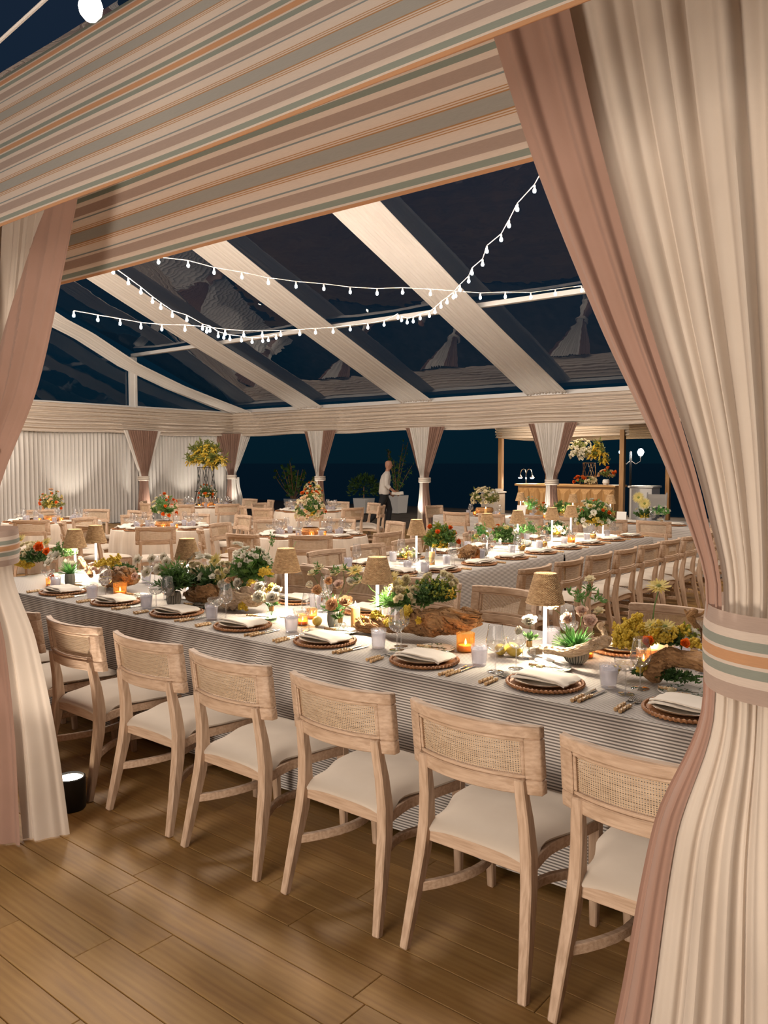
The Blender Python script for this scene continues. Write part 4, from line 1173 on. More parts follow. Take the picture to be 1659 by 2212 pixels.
def foliage(root, mk, c, rad, n, L=.03, w=.007, name='foliage', sprays=None, stem=True):
    m = MB(); c = Vector(c); ns = sprays or max(4, n//14)
    for i in range(ns):
        d = rdir(); tip = c+Vector((d.x*rad[0], d.y*rad[1], d.z*rad[2]))*fr_.uniform(.75, 1.08)
        base = c+Vector((d.x*rad[0]*.15, d.y*rad[1]*.15, -rad[2]*.3))
        if stem: m.tube([base, (base+tip)/2+Vector((0, 0, .01)), tip], .0012, 4, caps=False)
        for k in range(n//ns):
            t = .3+.7*(k+1)/(n//ns); p = base.lerp(tip, t)
            dd = (tip-base).normalized()*.6+rdir(-.4)*.9
            leaf_add(m, p, dd, L*fr_.uniform(.85, 1.45), w*1.25, fr_.random())
    return stuff(m.build(name, MT[mk], root))
def straps(root, mk, c, n, L, w, spread=.8, droop=.5, name='leaf_blades'):
    m = MB(); c = Vector(c)
    for i in range(n):
        a = fr_.random()*2*PI; el = fr_.uniform(.35, 1.0); l = L*fr_.uniform(.7, 1.15)
        h = Vector((math.cos(a), math.sin(a), 0)); ww = w*fr_.uniform(.7, 1.2)
        def fn(u, v):
            r_ = l*v*spread*(1.1-el*.6); z = l*v*el-droop*l*v*v*(1.1-el)
            s = (2*u-1)*ww*math.sin(PI*min(1, .15+.85*v)**.8)
            return tuple(c+h*(r_+.004)+Vector((-math.sin(a)*s, math.cos(a)*s, z+.35*abs(2*u-1)*ww)))
        m.grid(2, 5, fn)
    return stuff(m.build(name, MT[mk], root))
def ball(m, p, r):
    x, y, z = p
    m.add([(x+r, y, z), (x-r, y, z), (x, y+r, z), (x, y-r, z), (x, y, z+r), (x, y, z-r)],
          [(0, 2, 4), (2, 1, 4), (1, 3, 4), (3, 0, 4), (2, 0, 5), (1, 2, 5), (3, 1, 5), (0, 3, 5)])
def mimosa(root, c, rad, n, r=.0080, hang=0.0, mk='mimosa', sprays=None, name='mimosa'):
    m = MB(); c = Vector(c); n = int(n*1.5); rad = (rad[0], rad[1], rad[2]*1.15); ns = sprays or max(3, n//30)
    for i in range(ns):
        d = rdir(); tip = c+Vector((d.x*rad[0], d.y*rad[1], d.z*rad[2]))*fr_.uniform(.7, 1.05)
        base = c+Vector((d.x*rad[0], d.y*rad[1], d.z*rad[2]))*.2
        for k in range(n//ns):
            t = fr_.random()**.7; p = base.lerp(tip, t); q = rdir(-1)*fr_.random()*(.010+.012*(1-t))*(r/.0080)
            p = p+q+Vector((0, 0, -hang*t*t))
            ball(m, p, r*fr_.uniform(.7, 1.15))
    return stuff(m.build(name, MT[mk], root, angle=180))
def blooms(root, kind, mk, n, c, rad, size, up=.1):
    for i in range(int(n*1.5+.5)):
        d = rdir(up); p = Vector(c)+Vector((d.x*rad[0], d.y*rad[1], d.z*rad[2]))
        bloom(root, kind, mk, p, size*fr_.uniform(.8, 1.15), d+Vector((0, 0, .25)), i)
def stems(root, pts_list, r=.0016, mk='leaf'):
    for p in pts_list: MB().tube(p, r, 5).build('stem', MT[mk], root)
def ribbed_vase(root, prof):
    n = 104
    def fn(u, v):
        i = v*(len(prof)-1); k = min(int(i), len(prof)-2); r_, z = [lerp(prof[k][j], prof[k+1][j], i-k) for j in (0, 1)]
        rr = r_*(1+.035*math.cos(u*2*PI*26)); a = 2*PI*u
        return (rr*math.cos(a), rr*math.sin(a), z)
    return MB().grid(n, len(prof)-1, fn, lambda u, v: (u, v), closed=True).build('ribbed_vase', MT['ribbed'], root)
BOWL = [(.001, .001), (.030, .001), (.046, .012), (.058, .032), (.060, .050), (.052, .068), (.044, .078), (.043, .082), (.040, .080)]
TALL = [(.001, .001), (.026, .001), (.034, .018), (.038, .045), (.037, .075), (.034, .095), (.034, .10), (.031, .098)]
def bud_vase(root, gl, h=.085):
    MB().lathe([(0, .001), (.030, .001), (.034, .006), (.034, h*.55), (.028, h*.68), (.0125, h*.75), (.0125, h)], 24).build('bud_vase', MT[gl], root)
    MB().lathe([(.0135, h*.72), (.0142, h*.74), (.0142, h+.006), (.0132, h+.006)], 20).build('gold_collar', MT['gold'], root)

def driftwood(pts, rad, seed, mk, label, holes=.35, nseg=None, ring=44, branch=(), strands=0):
    m = MB()
    def one(pts, rad, seed):
        P = [Vector(p) for p in pts]; k = len(P); ns = nseg or 26*(k-1)
        def cm(i, t):
            p0, p1, p2, p3 = P[max(i-1, 0)], P[i], P[min(i+1, k-1)], P[min(i+2, k-1)]
            return .5*((2*p1)+(p2-p0)*t+(2*p0-5*p1+4*p2-p3)*t*t+(3*p1-p0-3*p2+p3)*t**3)
        cs = []; rr = []
        for j in range(ns+1):
            f = j/ns*(k-1); i = min(int(f), k-2); cs.append(cm(i, f-i)); rr.append(lerp(rad[i], rad[i+1], f-i))
        side = None; vs = []
        for j, c in enumerate(cs):
            d = (cs[min(j+1, ns)]-cs[max(j-1, 0)]).normalized()
            if side is None: side = d.cross(Vector((0, 0, 1))).normalized()
            side = (side-d*side.dot(d)).normalized(); up = d.cross(side)
            v = j/ns; endk = min(1, min(v, 1-v)*9+.12)**.6
            for q in range(ring):
                a = 2*PI*q/ring+v*2.2
                n_ = side*math.cos(a)+up*math.sin(a)
                s = Vector((math.cos(a)*1.1, math.sin(a)*1.1, v*(k-1)*.9+seed))
                f = .98+.34*noise.noise(s*1.3)+.22*(1-abs(noise.noise(Vector((s.x*3, s.y*3, s.z*1.6)))*2.4))+.12*noise.noise(Vector((s.x*7, s.y*7, s.z*3)))
                hv = noise.noise(Vector((s.x*2.3, s.y*2.3, s.z*4.0))+Vector((7, 3, 1)))
                if holes and hv > .2: f -= holes*min(1, (hv-.2)*8)
                vs.append(c+n_*rr[j]*f*endk)
        fs = [(j*ring+q, j*ring+(q+1) % ring, (j+1)*ring+(q+1) % ring, (j+1)*ring+q) for j in range(ns) for q in range(ring)]
        fs += [tuple(range(ring))[::-1], tuple(range(ns*ring, (ns+1)*ring))]
        m.add(vs, fs)
    one(pts, [r_*(.72 if strands else 1) for r_ in rad], seed)
    for q in range(strands):
        sp = []; sr = []; k = len(pts)*3-2
        for j in range(k):
            f = j/3; i = min(int(f), len(pts)-2); c = Vector(pts[i]).lerp(Vector(pts[i+1]), f-i); r_ = lerp(rad[i], rad[i+1], f-i)
            d = (Vector(pts[i+1])-Vector(pts[i])).normalized(); sd = d.cross(Vector((0, 0, 1))).normalized(); up = d.cross(sd)
            a = 2*PI*q/strands+j*.42+1.5*nz(j*.5, q*3, seed)
            sp.append(tuple(c+(sd*math.cos(a)+up*math.sin(a))*r_*.80)); sr.append(r_*(.34+.14*nz(j*.8, q, seed+5)))
        ns_ = nseg; one(sp, sr, seed+q*1.7)
    for i, (p, r_) in enumerate(branch): one(p, r_, seed+3.3*(i+1))
    # local origin at the wood's base
    mn = min(v[2] for v in m.v); c0 = pts[len(pts)//2]; off = (c0[0], c0[1], mn)
    m.v = [(v[0]-off[0], v[1]-off[1], v[2]-mn) for v in m.v]
    o = m.build('driftwood', MT[mk], loc=(off[0], off[1], CZ+.001 if mn < CZ+.07 else mn), angle=70)
    return tag(o, label, 'driftwood', 'driftwood on the nearest table' if mn < 1.2 and pts[0][1] < 4.2 else None)

def arr(x, y, label, group=None, z=None):
    r = empty('flower_arrangement', (x, y, z if z is not None else CZ)); return tag(r, label, 'flowers', group)

# --- nearest table, from the cream entrance drape towards the mauve one
GA = 'flowers on the nearest table'
driftwood([(-1.257, 3.420, 0.785), (-1.270, 3.440, 0.852), (-1.220, 3.460, 0.897), (-1.141, 3.460, 0.897), (-1.042, 3.420, 0.906), (-0.954, 3.400, 0.917)], [.036, .040, .036, .033, .036, .03], 1.4, 'driftwood', 'curving brown driftwood arch holding mimosa, half behind the cream entrance drape', 0)
driftwood([(-1.177, 3.660, 0.892), (-1.154, 3.660, 0.958), (-1.180, 3.660, 1.006), (-1.197, 3.660, 1.040), (-1.165, 3.660, 1.065)], [.016, .014, .013, .016, .010], 8.0, 'driftwood', 'upright twisted driftwood branch behind the mimosa', .15, branch=(([(-1.188, 3.660, 1.028), (-1.211, 3.660, 1.045), (-1.226, 3.660, 1.064)], [.011, .007, .003]), ([(-1.180, 3.660, 1.038), (-1.150, 3.660, 1.048), (-1.133, 3.660, 1.070)], [.010, .006, .002])))
a = arr(-1.17, 3.53, 'yellow mimosa with two orange ranunculus and pale gerberas on the driftwood arch', GA)
o0 = a.location
def L(p, o=None): o = o or o0; return (p[0]-o[0], p[1]-o[1], p[2]-o[2])
for (p, r_, n) in (((-1.393, 3.460, 0.948), (.075, .06, .07), 520), ((-1.451, 3.460, 0.955), (.05, .05, .05), 250), ((-1.322, 3.420, 0.924), (.04, .04, .05), 200), ((-1.310, 3.380, 0.831), (.035, .035, .04), 150), ((-1.305, 3.520, 0.977), (.06, .06, .045), 300), ((-1.235, 3.500, 0.953), (.05, .05, .035), 220), ((-1.416, 3.360, 0.797), (.02, .03, .04), 90), ((-1.186, 3.560, 0.974), (.05, .05, .03), 160)):
    mimosa(a, L(p), r_, n)
foliage(a, 'leaf_dark', L((-1.228, 3.460, 0.798)), (.16, .07, .035), 900, .016, .005)
foliage(a, 'leaf_dark', L((-1.239, 3.540, 0.935)), (.07, .05, .05), 500, .022, .006)
foliage(a, 'moss', L((-1.186, 3.560, 0.970)), (.07, .05, .04), 300, .015, .005)
bloom(a, 'ranunculus', 'orange_petal', L((-1.278, 3.380, 0.955)), .030, (.25, -1, .35)); bloom(a, 'ranunculus', 'orange_petal', L((-1.142, 3.420, 0.957)), .025, (.6, -1, .5), 2)
bloom(a, 'gerbera', 'yellow_petal', L((-1.260, 3.520, 0.997)), .040, (.1, -.4, 1)); bloom(a, 'gerbera', 'yellow_petal', L((-1.298, 3.540, 1.170)), .042, (.1, -.45, 1), 1)
stems(a, [[L((-1.327, 3.540, 0.975)), L((-1.317, 3.540, 1.081)), L((-1.298, 3.540, 1.162))]], .0028)
bloom(a, 'anemone', 'white_petal', L((-1.156, 3.560, 0.964)), .03, (.5, -.8, .5))
for (p, r_, n) in (((-1.412, 3.420, 0.911), (.06, .05, .06), 380), ((-1.390, 3.520, 0.991), (.06, .05, .05), 320), ((-1.272, 3.460, 0.944), (.05, .04, .04), 240), ((-1.230, 3.540, 0.971), (.06, .05, .035), 260), ((-1.119, 3.480, 0.942), (.04, .04, .03), 140)): mimosa(a, L(p), r_, n)
bloom(a, 'gerbera', 'yellow_petal', L((-1.312, 3.500, 1.000)), .036, (-.2, -.5, 1), 3)

a = arr(-1.69, 3.54, 'ribbed bowl of blush ranunculus with bright green leaves and trailing scabiosa', GA); o0 = a.location
ribbed_vase(a, BOWL)
straps(a, 'leaf_bright', (0, 0, .07), 90, .115, .007, 1.0, .35); straps(a, 'leaf', (-.02, -.02, .07), 30, .10, .011, 1.0, .4)
for p, s, d in (((-1.703, 3.500, 0.966), .040, (-.3, -.7, .8)), ((-1.671, 3.560, 0.989), .040, (.1, -.4, 1)), ((-1.610, 3.500, 0.971), .042, (.5, -.7, .6))): bloom(a, 'ranunculus', 'pink_petal', L(p), s, d)
stems(a, [[(0, 0, .08), L((-1.672, 3.580, 1.035)), L((-1.634, 3.560, 1.157))], [(0, 0, .08), L((-1.777, 3.540, 0.995)), L((-1.799, 3.520, 1.018))], [(.01, 0, .08), L((-1.610, 3.540, 0.993)), L((-1.572, 3.520, 1.022))]])
for p in ((-1.634, 3.560, 1.166), (-1.567, 3.520, 1.029), (-1.804, 3.520, 1.020)): bloom(a, 'anemone', 'cream_petal', L(p), .022, (0, -.5, 1))
for p in ((-1.667, 3.570, 1.060), (-1.644, 3.560, 1.108), (-1.703, 3.560, 1.079), (-1.609, 3.560, 1.078)): foliage(a, 'leaf', L(p), (.045, .03, .03), 22, .03, .005, sprays=4)
driftwood([(-1.972, 3.580, 0.797), (-1.828, 3.500, 0.844), (-1.684, 3.430, 0.863), (-1.594, 3.420, 0.900), (-1.536, 3.470, 0.925), (-1.496, 3.500, 0.942)], [.014, .020, .020, .021, .026, .02], 4.2, 'driftwood_pale', 'pale curled driftwood lying across the ribbed bowl of blush flowers', 0, branch=(([(-1.531, 3.520, 0.926), (-1.552, 3.540, 0.963), (-1.571, 3.540, 0.987), (-1.546, 3.540, 1.007)], [.014, .012, .012, .007]),))

def rose_vase(px_loc, gl, label, roses, mk, h=.085):
    global o0
    a = arr(px_loc[0], px_loc[1], label, GA); o0 = a.location
    bud_vase(a, gl, h)
    for p, s, d in roses:
        q = L(p); bloom(a, 'rose', mk, q, s, d); stems(a, [[(0, 0, h*.4), (q[0]*.4, q[1]*.4, h+.005), (q[0], q[1], q[2])]])
    foliage(a, 'leaf', (0, 0, h+.012), (.03, .03, .02), 20, .03, .008, sprays=5)
    return a
rose_vase((-1.905, 3.475), 'clear', 'gold-necked bud vase with one white rose beside the first lamp', [((-1.893, 3.460, 0.937), .040, (.1, -.5, .9)), ((-1.938, 3.460, 0.894), .028, (-.7, -.4, .5))], 'white_petal')

driftwood([(-2.981, 3.420, 0.783), (-2.889, 3.440, 0.782), (-2.772, 3.460, 0.804), (-2.642, 3.480, 0.833), (-2.517, 3.500, 0.831), (-2.379, 3.540, 0.857), (-2.246, 3.580, 0.885)], [.034, .040, .042, .055, .068, .062, .042], 2.7, 'driftwood', 'large pitted brown driftwood log behind the amber votive', .5, ring=30, nseg=120, strands=6)
a = arr(-2.62, 3.62, 'bushy green and pale yellow arrangement with mimosa behind the pitted driftwood', GA); o0 = a.location
foliage(a, 'leaf_dark', L((-2.559, 3.580, 0.992)), (.13, .11, .085), 2200, .017, .006)
foliage(a, 'moss', L((-2.538, 3.580, 1.019)), (.135, .11, .085), 900, .013, .006)
foliage(a, 'leaf', L((-2.810, 3.550, 0.925)), (.11, .09, .06), 900, .05, .003)
foliage(a, 'leaf', L((-2.670, 3.580, 0.949)), (.10, .09, .07), 500, .03, .006)
mimosa(a, L((-2.628, 3.440, 0.917)), (.045, .04, .05), 360, hang=.03); mimosa(a, L((-2.855, 3.460, 0.867)), (.06, .04, .04), 260, hang=.03); mimosa(a, L((-2.940, 3.440, 0.820)), (.035, .03, .04), 150, hang=.02); mimosa(a, L((-2.520, 3.400, 0.879)), (.015, .015, .03), 80, hang=.02)
for p, s in (((-2.807, 3.580, 1.035), .042), ((-2.873, 3.620, 1.061), .040), ((-2.725, 3.550, 1.004), .036)): bloom(a, 'gerbera', 'yellow_petal', L(p), s, (-.2, -.6, .8))
blooms(a, 'ranunculus', 'cream_petal', 9, L((-2.709, 3.580, 1.018)), (.08, .06, .05), .030); blooms(a, 'ranunculus', 'cream_petal', 5, L((-2.542, 3.620, 1.055)), (.08, .05, .04), .028)
blooms(a, 'stock', 'cream_petal', 10, L((-2.706, 3.500, 0.982)), (.07, .05, .05), .022); mimosa(a, L((-2.707, 3.420, 0.852)), (.07, .03, .03), 260, hang=.02); mimosa(a, L((-2.437, 3.580, 1.000)), (.04, .04, .04), 120)
bloom(a, 'gerbera', 'yellow_petal', L((-3.137, 3.600, 1.081)), .044, (0, -.5, 1)); stems(a, [[L((-2.800, 3.580, 0.882)), L((-3.005, 3.600, 0.978)), L((-3.130, 3.600, 1.073))]], .0025)

a = arr(-3.155, 3.43, 'tall ribbed vase of peach ranunculus with bright green tulip leaves and tall airy stems', GA); o0 = a.location
ribbed_vase(a, TALL); straps(a, 'leaf_bright', (0, 0, .09), 80, .105, .008, .9, .3)
for p, s, mk in (((-3.250, 3.420, 0.954), .045, 'peach_petal'), ((-3.115, 3.440, 1.000), .038, 'pink_petal'), ((-3.221, 3.480, 1.007), .036, 'peach_petal'), ((-3.044, 3.460, 1.024), .036, 'white_petal'), ((-3.353, 3.460, 0.980), .034, 'white_petal')): bloom(a, 'ranunculus', mk, L(p), s, (L(p)[0]*4, -.6, .8))
stems(a, [[(0, 0, .1), L((-3.243, 3.460, 1.013)), L((-3.318, 3.480, 1.087))], [(0, 0, .1), L((-3.097, 3.460, 1.027)), L((-3.125, 3.480, 1.097))], [(0, 0, .1), L((-3.299, 3.460, 0.994)), L((-3.372, 3.480, 1.054))], [(.01, 0, .1), L((-3.061, 3.460, 0.990)), L((-3.008, 3.460, 1.030))]])
for p in ((-3.372, 3.480, 1.054), (-3.318, 3.480, 1.092), (-3.125, 3.480, 1.103), (-3.187, 3.480, 1.070), (-3.001, 3.460, 1.041)): bloom(a, 'anemone', 'cream_petal', L(p), .026, (0, -.5, .8)); foliage(a, 'leaf', L(p), (.03, .03, .04), 20, .03, .004, sprays=4)
rose_vase((-3.06, 3.38), 'clear', 'clear gold-necked bud vase of full peach roses', [((-3.090, 3.380, 0.898), .048, (-.3, -.8, .6)), ((-3.033, 3.400, 0.918), .042, (.4, -.6, .8))], 'peach_petal', .07)
rose_vase((-3.585, 3.34), 'green_glass', 'sea-green glass bud vase of white roses', [((-3.643, 3.320, 0.889), .048, (-.3, -.7, .7)), ((-3.541, 3.320, 0.900), .045, (.4, -.7, .6)), ((-3.572, 3.380, 0.929), .036, (.2, -.4, 1)), ((-3.708, 3.380, 0.935), .042, (-.2, -.6, .8))], 'white_petal')

driftwood([(-4.141, 3.420, 0.761), (-4.027, 3.440, 0.784), (-3.881, 3.450, 0.817), (-3.784, 3.500, 0.833)], [.050, .062, .060, .04], 6.1, 'driftwood_pale', 'pale striated driftwood block under the white and yellow arrangement', .3, ring=28, nseg=90, strands=5)
driftwood([(-4.532, 3.440, 0.797), (-4.431, 3.440, 0.802), (-4.307, 3.440, 0.827), (-4.207, 3.460, 0.848)], [.045, .058, .055, .04], 9.4, 'driftwood', 'dark brown knotted driftwood beside the pale block', .5, ring=28, nseg=90, strands=5)
a = arr(-4.0, 3.56, 'wide arrangement of white stock, pale gerberas, mimosa and dark leaves over driftwood', GA); o0 = a.location
foliage(a, 'leaf_dark', L((-4.344, 3.550, 0.892)), (.30, .12, .11), 1000, .05, .009); foliage(a, 'leaf', L((-3.991, 3.550, 0.993)), (.12, .10, .12), 600, .06, .012); foliage(a, 'leaf_olive', L((-4.545, 3.550, 0.880)), (.16, .10, .09), 500, .05, .004)
for p, r_, n, h in (((-3.926, 3.440, 0.876), (.05, .04, .05), 420, .03), ((-3.917, 3.400, 0.823), (.03, .025, .04), 220, .05), ((-3.825, 3.520, 1.011), (.05, .05, .04), 240, 0), ((-3.741, 3.500, 0.932), (.04, .04, .04), 180, .02)): mimosa(a, L(p), r_, n, hang=h)
for p, s in (((-4.324, 3.520, 1.056), .048), ((-4.219, 3.480, 0.965), .044), ((-4.331, 3.540, 0.965), .040)): bloom(a, 'gerbera', 'yellow_petal', L(p), s, (-.1, -.8, .5))
blooms(a, 'stock', 'white_petal', 26, L((-4.001, 3.560, 1.068)), (.13, .09, .09), .024); blooms(a, 'stock', 'white_petal', 10, L((-4.161, 3.580, 1.084)), (.05, .05, .10), .020)
blooms(a, 'anemone', 'white_petal', 9, L((-4.516, 3.550, 1.006)), (.13, .08, .07), .034); blooms(a, 'stock', 'cream_petal', 16, L((-4.582, 3.540, 0.943)), (.13, .08, .07), .026)
blooms(a, 'ranunculus', 'cream_petal', 8, L((-4.186, 3.500, 0.981)), (.12, .07, .06), .026); blooms(a, 'stock', 'white_petal', 10, L((-4.307, 3.480, 0.926)), (.14, .06, .05), .026); mimosa(a, L((-3.891, 3.460, 0.946)), (.06, .04, .05), 260, hang=.03)
blooms(a, 'ranunculus', 'peach_petal', 5, L((-4.070, 3.460, 0.920)), (.04, .03, .03), .028); bloom(a, 'ranunculus', 'white_petal', L((-3.970, 3.440, 0.941)), .042, (0, -1, .4)); bloom(a, 'stock', 'pink_petal', L((-3.821, 3.440, 0.925)), .04, (0, -1, .4))
stems(a, [[L((-3.957, 3.580, 0.962)), L((-3.889, 3.580, 1.089)), L((-3.831, 3.580, 1.229))], [L((-3.761, 3.560, 1.012)), L((-3.675, 3.560, 1.122)), L((-3.592, 3.560, 1.230))]])
for p in ((-3.831, 3.580, 1.199), (-3.889, 3.580, 1.089)): foliage(a, 'leaf', L(p), (.03, .03, .07), 40, .014, .004, sprays=4)

a = arr(-4.48, 3.29, 'tall ribbed vase of white anemones with green leaves', GA); o0 = a.location
ribbed_vase(a, [(r_*1.25, z*.95) for r_, z in TALL]); foliage(a, 'leaf_dark', (0, 0, .15), (.13, .10, .09), 500, .045, .008); foliage(a, 'leaf', (0, .02, .20), (.14, .10, .10), 300, .04, .004)
for p, s in (((-4.457, 3.260, 0.869), .040), ((-4.648, 3.300, 0.995), .036), ((-4.782, 3.300, 0.961), .036), ((-4.783, 3.340, 1.051), .030), ((-4.948, 3.340, 1.032), .034), ((-4.613, 3.340, 1.041), .034), ((-4.433, 3.280, 0.915), .030), ((-4.677, 3.360, 1.073), .026)): bloom(a, 'anemone', 'white_petal', L(p), s, (.1, -.9, .4))
a_v = rose_vase((-4.72, 3.42), 'clear', 'clear bud vase with a blush rose behind the ribbed anemone vase', [((-5.082, 3.420, 0.885), .036, (-.2, -.8, .5))], 'pink_petal')

driftwood([(-5.591, 3.460, 0.763), (-5.401, 3.440, 0.805), (-5.219, 3.420, 0.824), (-5.143, 3.460, 0.820)], [.05, .065, .066, .045], 12.2, 'driftwood', 'golden brown driftwood log behind a votive, under mimosa', .45, ring=28, nseg=90, strands=5, branch=(([(-5.820, 3.500, 0.758), (-5.912, 3.500, 0.831), (-5.978, 3.500, 0.886), (-6.005, 3.500, 0.906)], [.022, .018, .017, .012]),))
a = arr(-5.2, 3.58, 'yellow mimosa and dark green ferny leaves over the golden brown driftwood', GA); o0 = a.location
mimosa(a, L((-5.605, 3.520, 0.910)), (.12, .09, .07), 700); mimosa(a, L((-5.780, 3.540, 0.905)), (.07, .06, .05), 260); mimosa(a, L((-5.583, 3.560, 0.963)), (.05, .05, .05), 200)
foliage(a, 'leaf_dark', L((-5.380, 3.500, 0.892)), (.13, .08, .05), 700, .03, .005); blooms(a, 'stock', 'pink_petal', 8, L((-5.782, 3.500, 0.872)), (.07, .05, .04), .028)

a = arr(-5.82, 3.31, 'ribbed vase of white anemones and fresh green leaves under the paired lamps', GA); o0 = a.location
ribbed_vase(a, TALL); straps(a, 'leaf_bright', (0, 0, .09), 60, .12, .008, 1.0, .4)
for p, s in (((-6.056, 3.340, 0.973), .042), ((-6.107, 3.300, 0.921), .036), ((-5.906, 3.340, 0.922), .040), ((-5.846, 3.360, 0.918), .034), ((-6.252, 3.400, 0.965), .030)): bloom(a, 'anemone', 'white_petal', L(p), s, (0, -.8, .6))
bloom(a, 'ranunculus', 'orange_petal', L((-5.924, 3.240, 0.833)), .034, (-.3, -.9, .4)); foliage(a, 'leaf', L((-6.050, 3.400, 0.998)), (.12, .08, .09), 500, .02, .005)
a = arr(-6.25, 3.52, 'orange ranunculus with pale yellow flowers and mimosa by the mauve entrance drape', GA); o0 = a.location
bloom(a, 'ranunculus', 'orange_petal', L((-6.586, 3.500, 0.983)), .058, (.2, -.8, .6)); bloom(a, 'ranunculus', 'orange_petal', L((-6.406, 3.460, 0.972)), .040, (.4, -.8, .4), 2); bloom(a, 'ranunculus', 'orange_petal', L((-7.115, 3.500, 0.927)), .035, (-.4, -.8, .6))
for p in ((-6.789, 3.550, 1.002), (-6.614, 3.550, 1.037), (-7.167, 3.550, 1.020), (-7.156, 3.600, 1.029)): bloom(a, 'gerbera', 'yellow_petal', L(p), .046, (0, -.7, .8))
blooms(a, 'stock', 'cream_petal', 12, L((-6.792, 3.500, 0.949)), (.12, .08, .07), .030); mimosa(a, L((-6.830, 3.450, 0.830)), (.16, .09, .07), 700); foliage(a, 'leaf_dark', L((-6.723, 3.500, 0.902)), (.15, .1, .08), 700, .04, .006)

# --- second long table
GB = 'flowers on the second long table'
def mixed(x, y, label, grp, s, leafmk, n_leaf, cols, vase=None, tall=0.0, mim=0):
    """loose garden-style arrangement: s = radius; cols = [(kind, petal material, count)]"""
    a = arr(x, y, label, grp)
    zc = .02
    if vase == 'bowl': ribbed_vase(a, BOWL); zc = .09
    elif vase == 'gold':
        MB().lathe([(0, .001), (s*.45, .001), (s*.62, s*.25), (s*.6, s*.45), (s*.5, s*.5)], 24).build('planter_bowl', MT['driftwood'], a); zc = s*.4
    c = (0, 0, zc+s*.55+tall*.5)
    foliage(a, leafmk, c, (s, s*.85, s*.7+tall*.5), n_leaf, s*.22, s*.045)
    if mim: mimosa(a, (c[0]+s*.25, c[1]-s*.3, c[2]-s*.15), (s*.6, s*.5, s*.5), mim, r=max(.0080, s*.042))
    for kind, mk, n in cols: blooms(a, kind, mk, n, c, (s*.95, s*.8, s*.75+tall*.5), min(s, .18)*(.19 if kind != 'stock' else .15), .0)
    return a
a = mixed(-4.55, 6.50, 'dense green bush with yellow mimosa and orange poppies beside the first lamp', GB, .17, 'leaf', 1500, [('ranunculus', 'orange_petal', 3)], None, .12, 900)
foliage(a, 'moss', (0, 0, .24), (.15, .15, .15), 500, .025, .008)
mixed(-4.62, 6.05, 'trailing yellow mimosa and white flowers glowing under the first lamp', GB, .11, 'leaf_olive', 200, [('stock', 'white_petal', 8)], None, 0, 500)
mixed(-4.40, 7.02, 'ribbed bowl of blush ranunculus and pale gerberas on the second long table', GB, .13, 'leaf_bright', 240, [('ranunculus', 'pink_petal', 5), ('gerbera', 'yellow_petal', 3), ('anemone', 'white_petal', 5)], 'bowl', .08)
mixed(-4.50, 7.62, 'leafy green arrangement with orange ranunculus and pale yellow gerberas', GB, .16, 'leaf', 900, [('ranunculus', 'orange_petal', 4), ('gerbera', 'yellow_petal', 4), ('stock', 'white_petal', 8)], None, .06)
mixed(-4.55, 8.20, 'low white and cream flowers between the gold votives', GB, .15, 'leaf_bright', 260, [('anemone', 'white_petal', 8), ('stock', 'cream_petal', 10)], 'bowl', .02)
mixed(-4.58, 8.98, 'white and orange flowers with dark leaves past the halfway lamp', GB, .17, 'leaf_dark', 500, [('anemone', 'white_petal', 7), ('stock', 'peach_petal', 8)], None, 0, 300)
mixed(-4.50, 9.86, 'big cloud of white and yellow blossoms at the far end of the second long table', GB, .26, 'leaf', 900, [('anemone', 'white_petal', 14), ('stock', 'cream_petal', 26), ('ranunculus', 'yellow_petal', 6), ('ranunculus', 'orange_petal', 3)], None, .12, 500)
driftwood([(-4.36, 6.52, .80), (-4.34, 6.68, .80), (-4.36, 6.84, .80)], [.04, .06, .04], 15.5, 'driftwood', 'brown driftwood behind the amber votive on the second long table', .35, ring=30)
# --- table by the bar
GC = 'flowers on the long table by the bar'
mixed(-7.98, 12.80, 'cream and pale green hydrangea-like cloud at the open end of the bar-side table', GC, .27, 'leaf_olive', 300, [('stock', 'cream_petal', 50), ('anemone', 'cream_petal', 12)], 'gold', .05)
mixed(-7.05, 12.85, 'white stock glowing beside the first lamp of the bar-side table', GC, .16, 'leaf_bright', 300, [('stock', 'white_petal', 16)], None, .12)
mixed(-6.72, 12.70, 'orange ranunculus with green leaves on the bar-side table', GC, .13, 'leaf', 300, [('ranunculus', 'orange_petal', 5), ('stock', 'cream_petal', 5)], None, .06)
mixed(-6.40, 12.85, 'green and yellow leafy flowers on the bar-side table', GC, .2, 'leaf', 700, [('stock', 'yellow_petal', 10)], None, .02, 200)
mixed(-5.75, 12.75, 'orange and yellow flowers between two lamps of the bar-side table', GC, .18, 'leaf', 400, [('ranunculus', 'orange_petal', 8), ('stock', 'yellow_petal', 8)], None, .05)
a = mixed(-4.95, 12.75, 'two tall yellow gerberas over dark leaves near the entrance drape', GC, .17, 'leaf_dark', 500, [('gerbera', 'yellow_petal', 2)], None, .0, 350)
for p in ((-5.016, 12.700, 1.162), (-4.915, 12.700, 1.068)): q = L(p, a.location); bloom(a, 'gerbera', 'yellow_petal', q, .075, (.2, -1, .3)); stems(a, [[(q[0]*.6, 0, .1), (q[0]*.9, q[1], q[2]*.6), q]], .004)
mixed(-4.62, 12.60, 'ribbed bowl of white flowers and bright leaves at the bar-side table, by the entrance drape', GC, .15, 'leaf_bright', 300, [('stock', 'white_petal', 12)], 'bowl')
tag(MB().box((0, 0, .09), (.16, .003, .18), Matrix.Rotation(-.15, 4, 'X')).build('menu_card', MT['paper'], loc=(-5.18, 12.4, CZ)), 'blank white card standing on the bar-side table near the entrance drape', 'card')
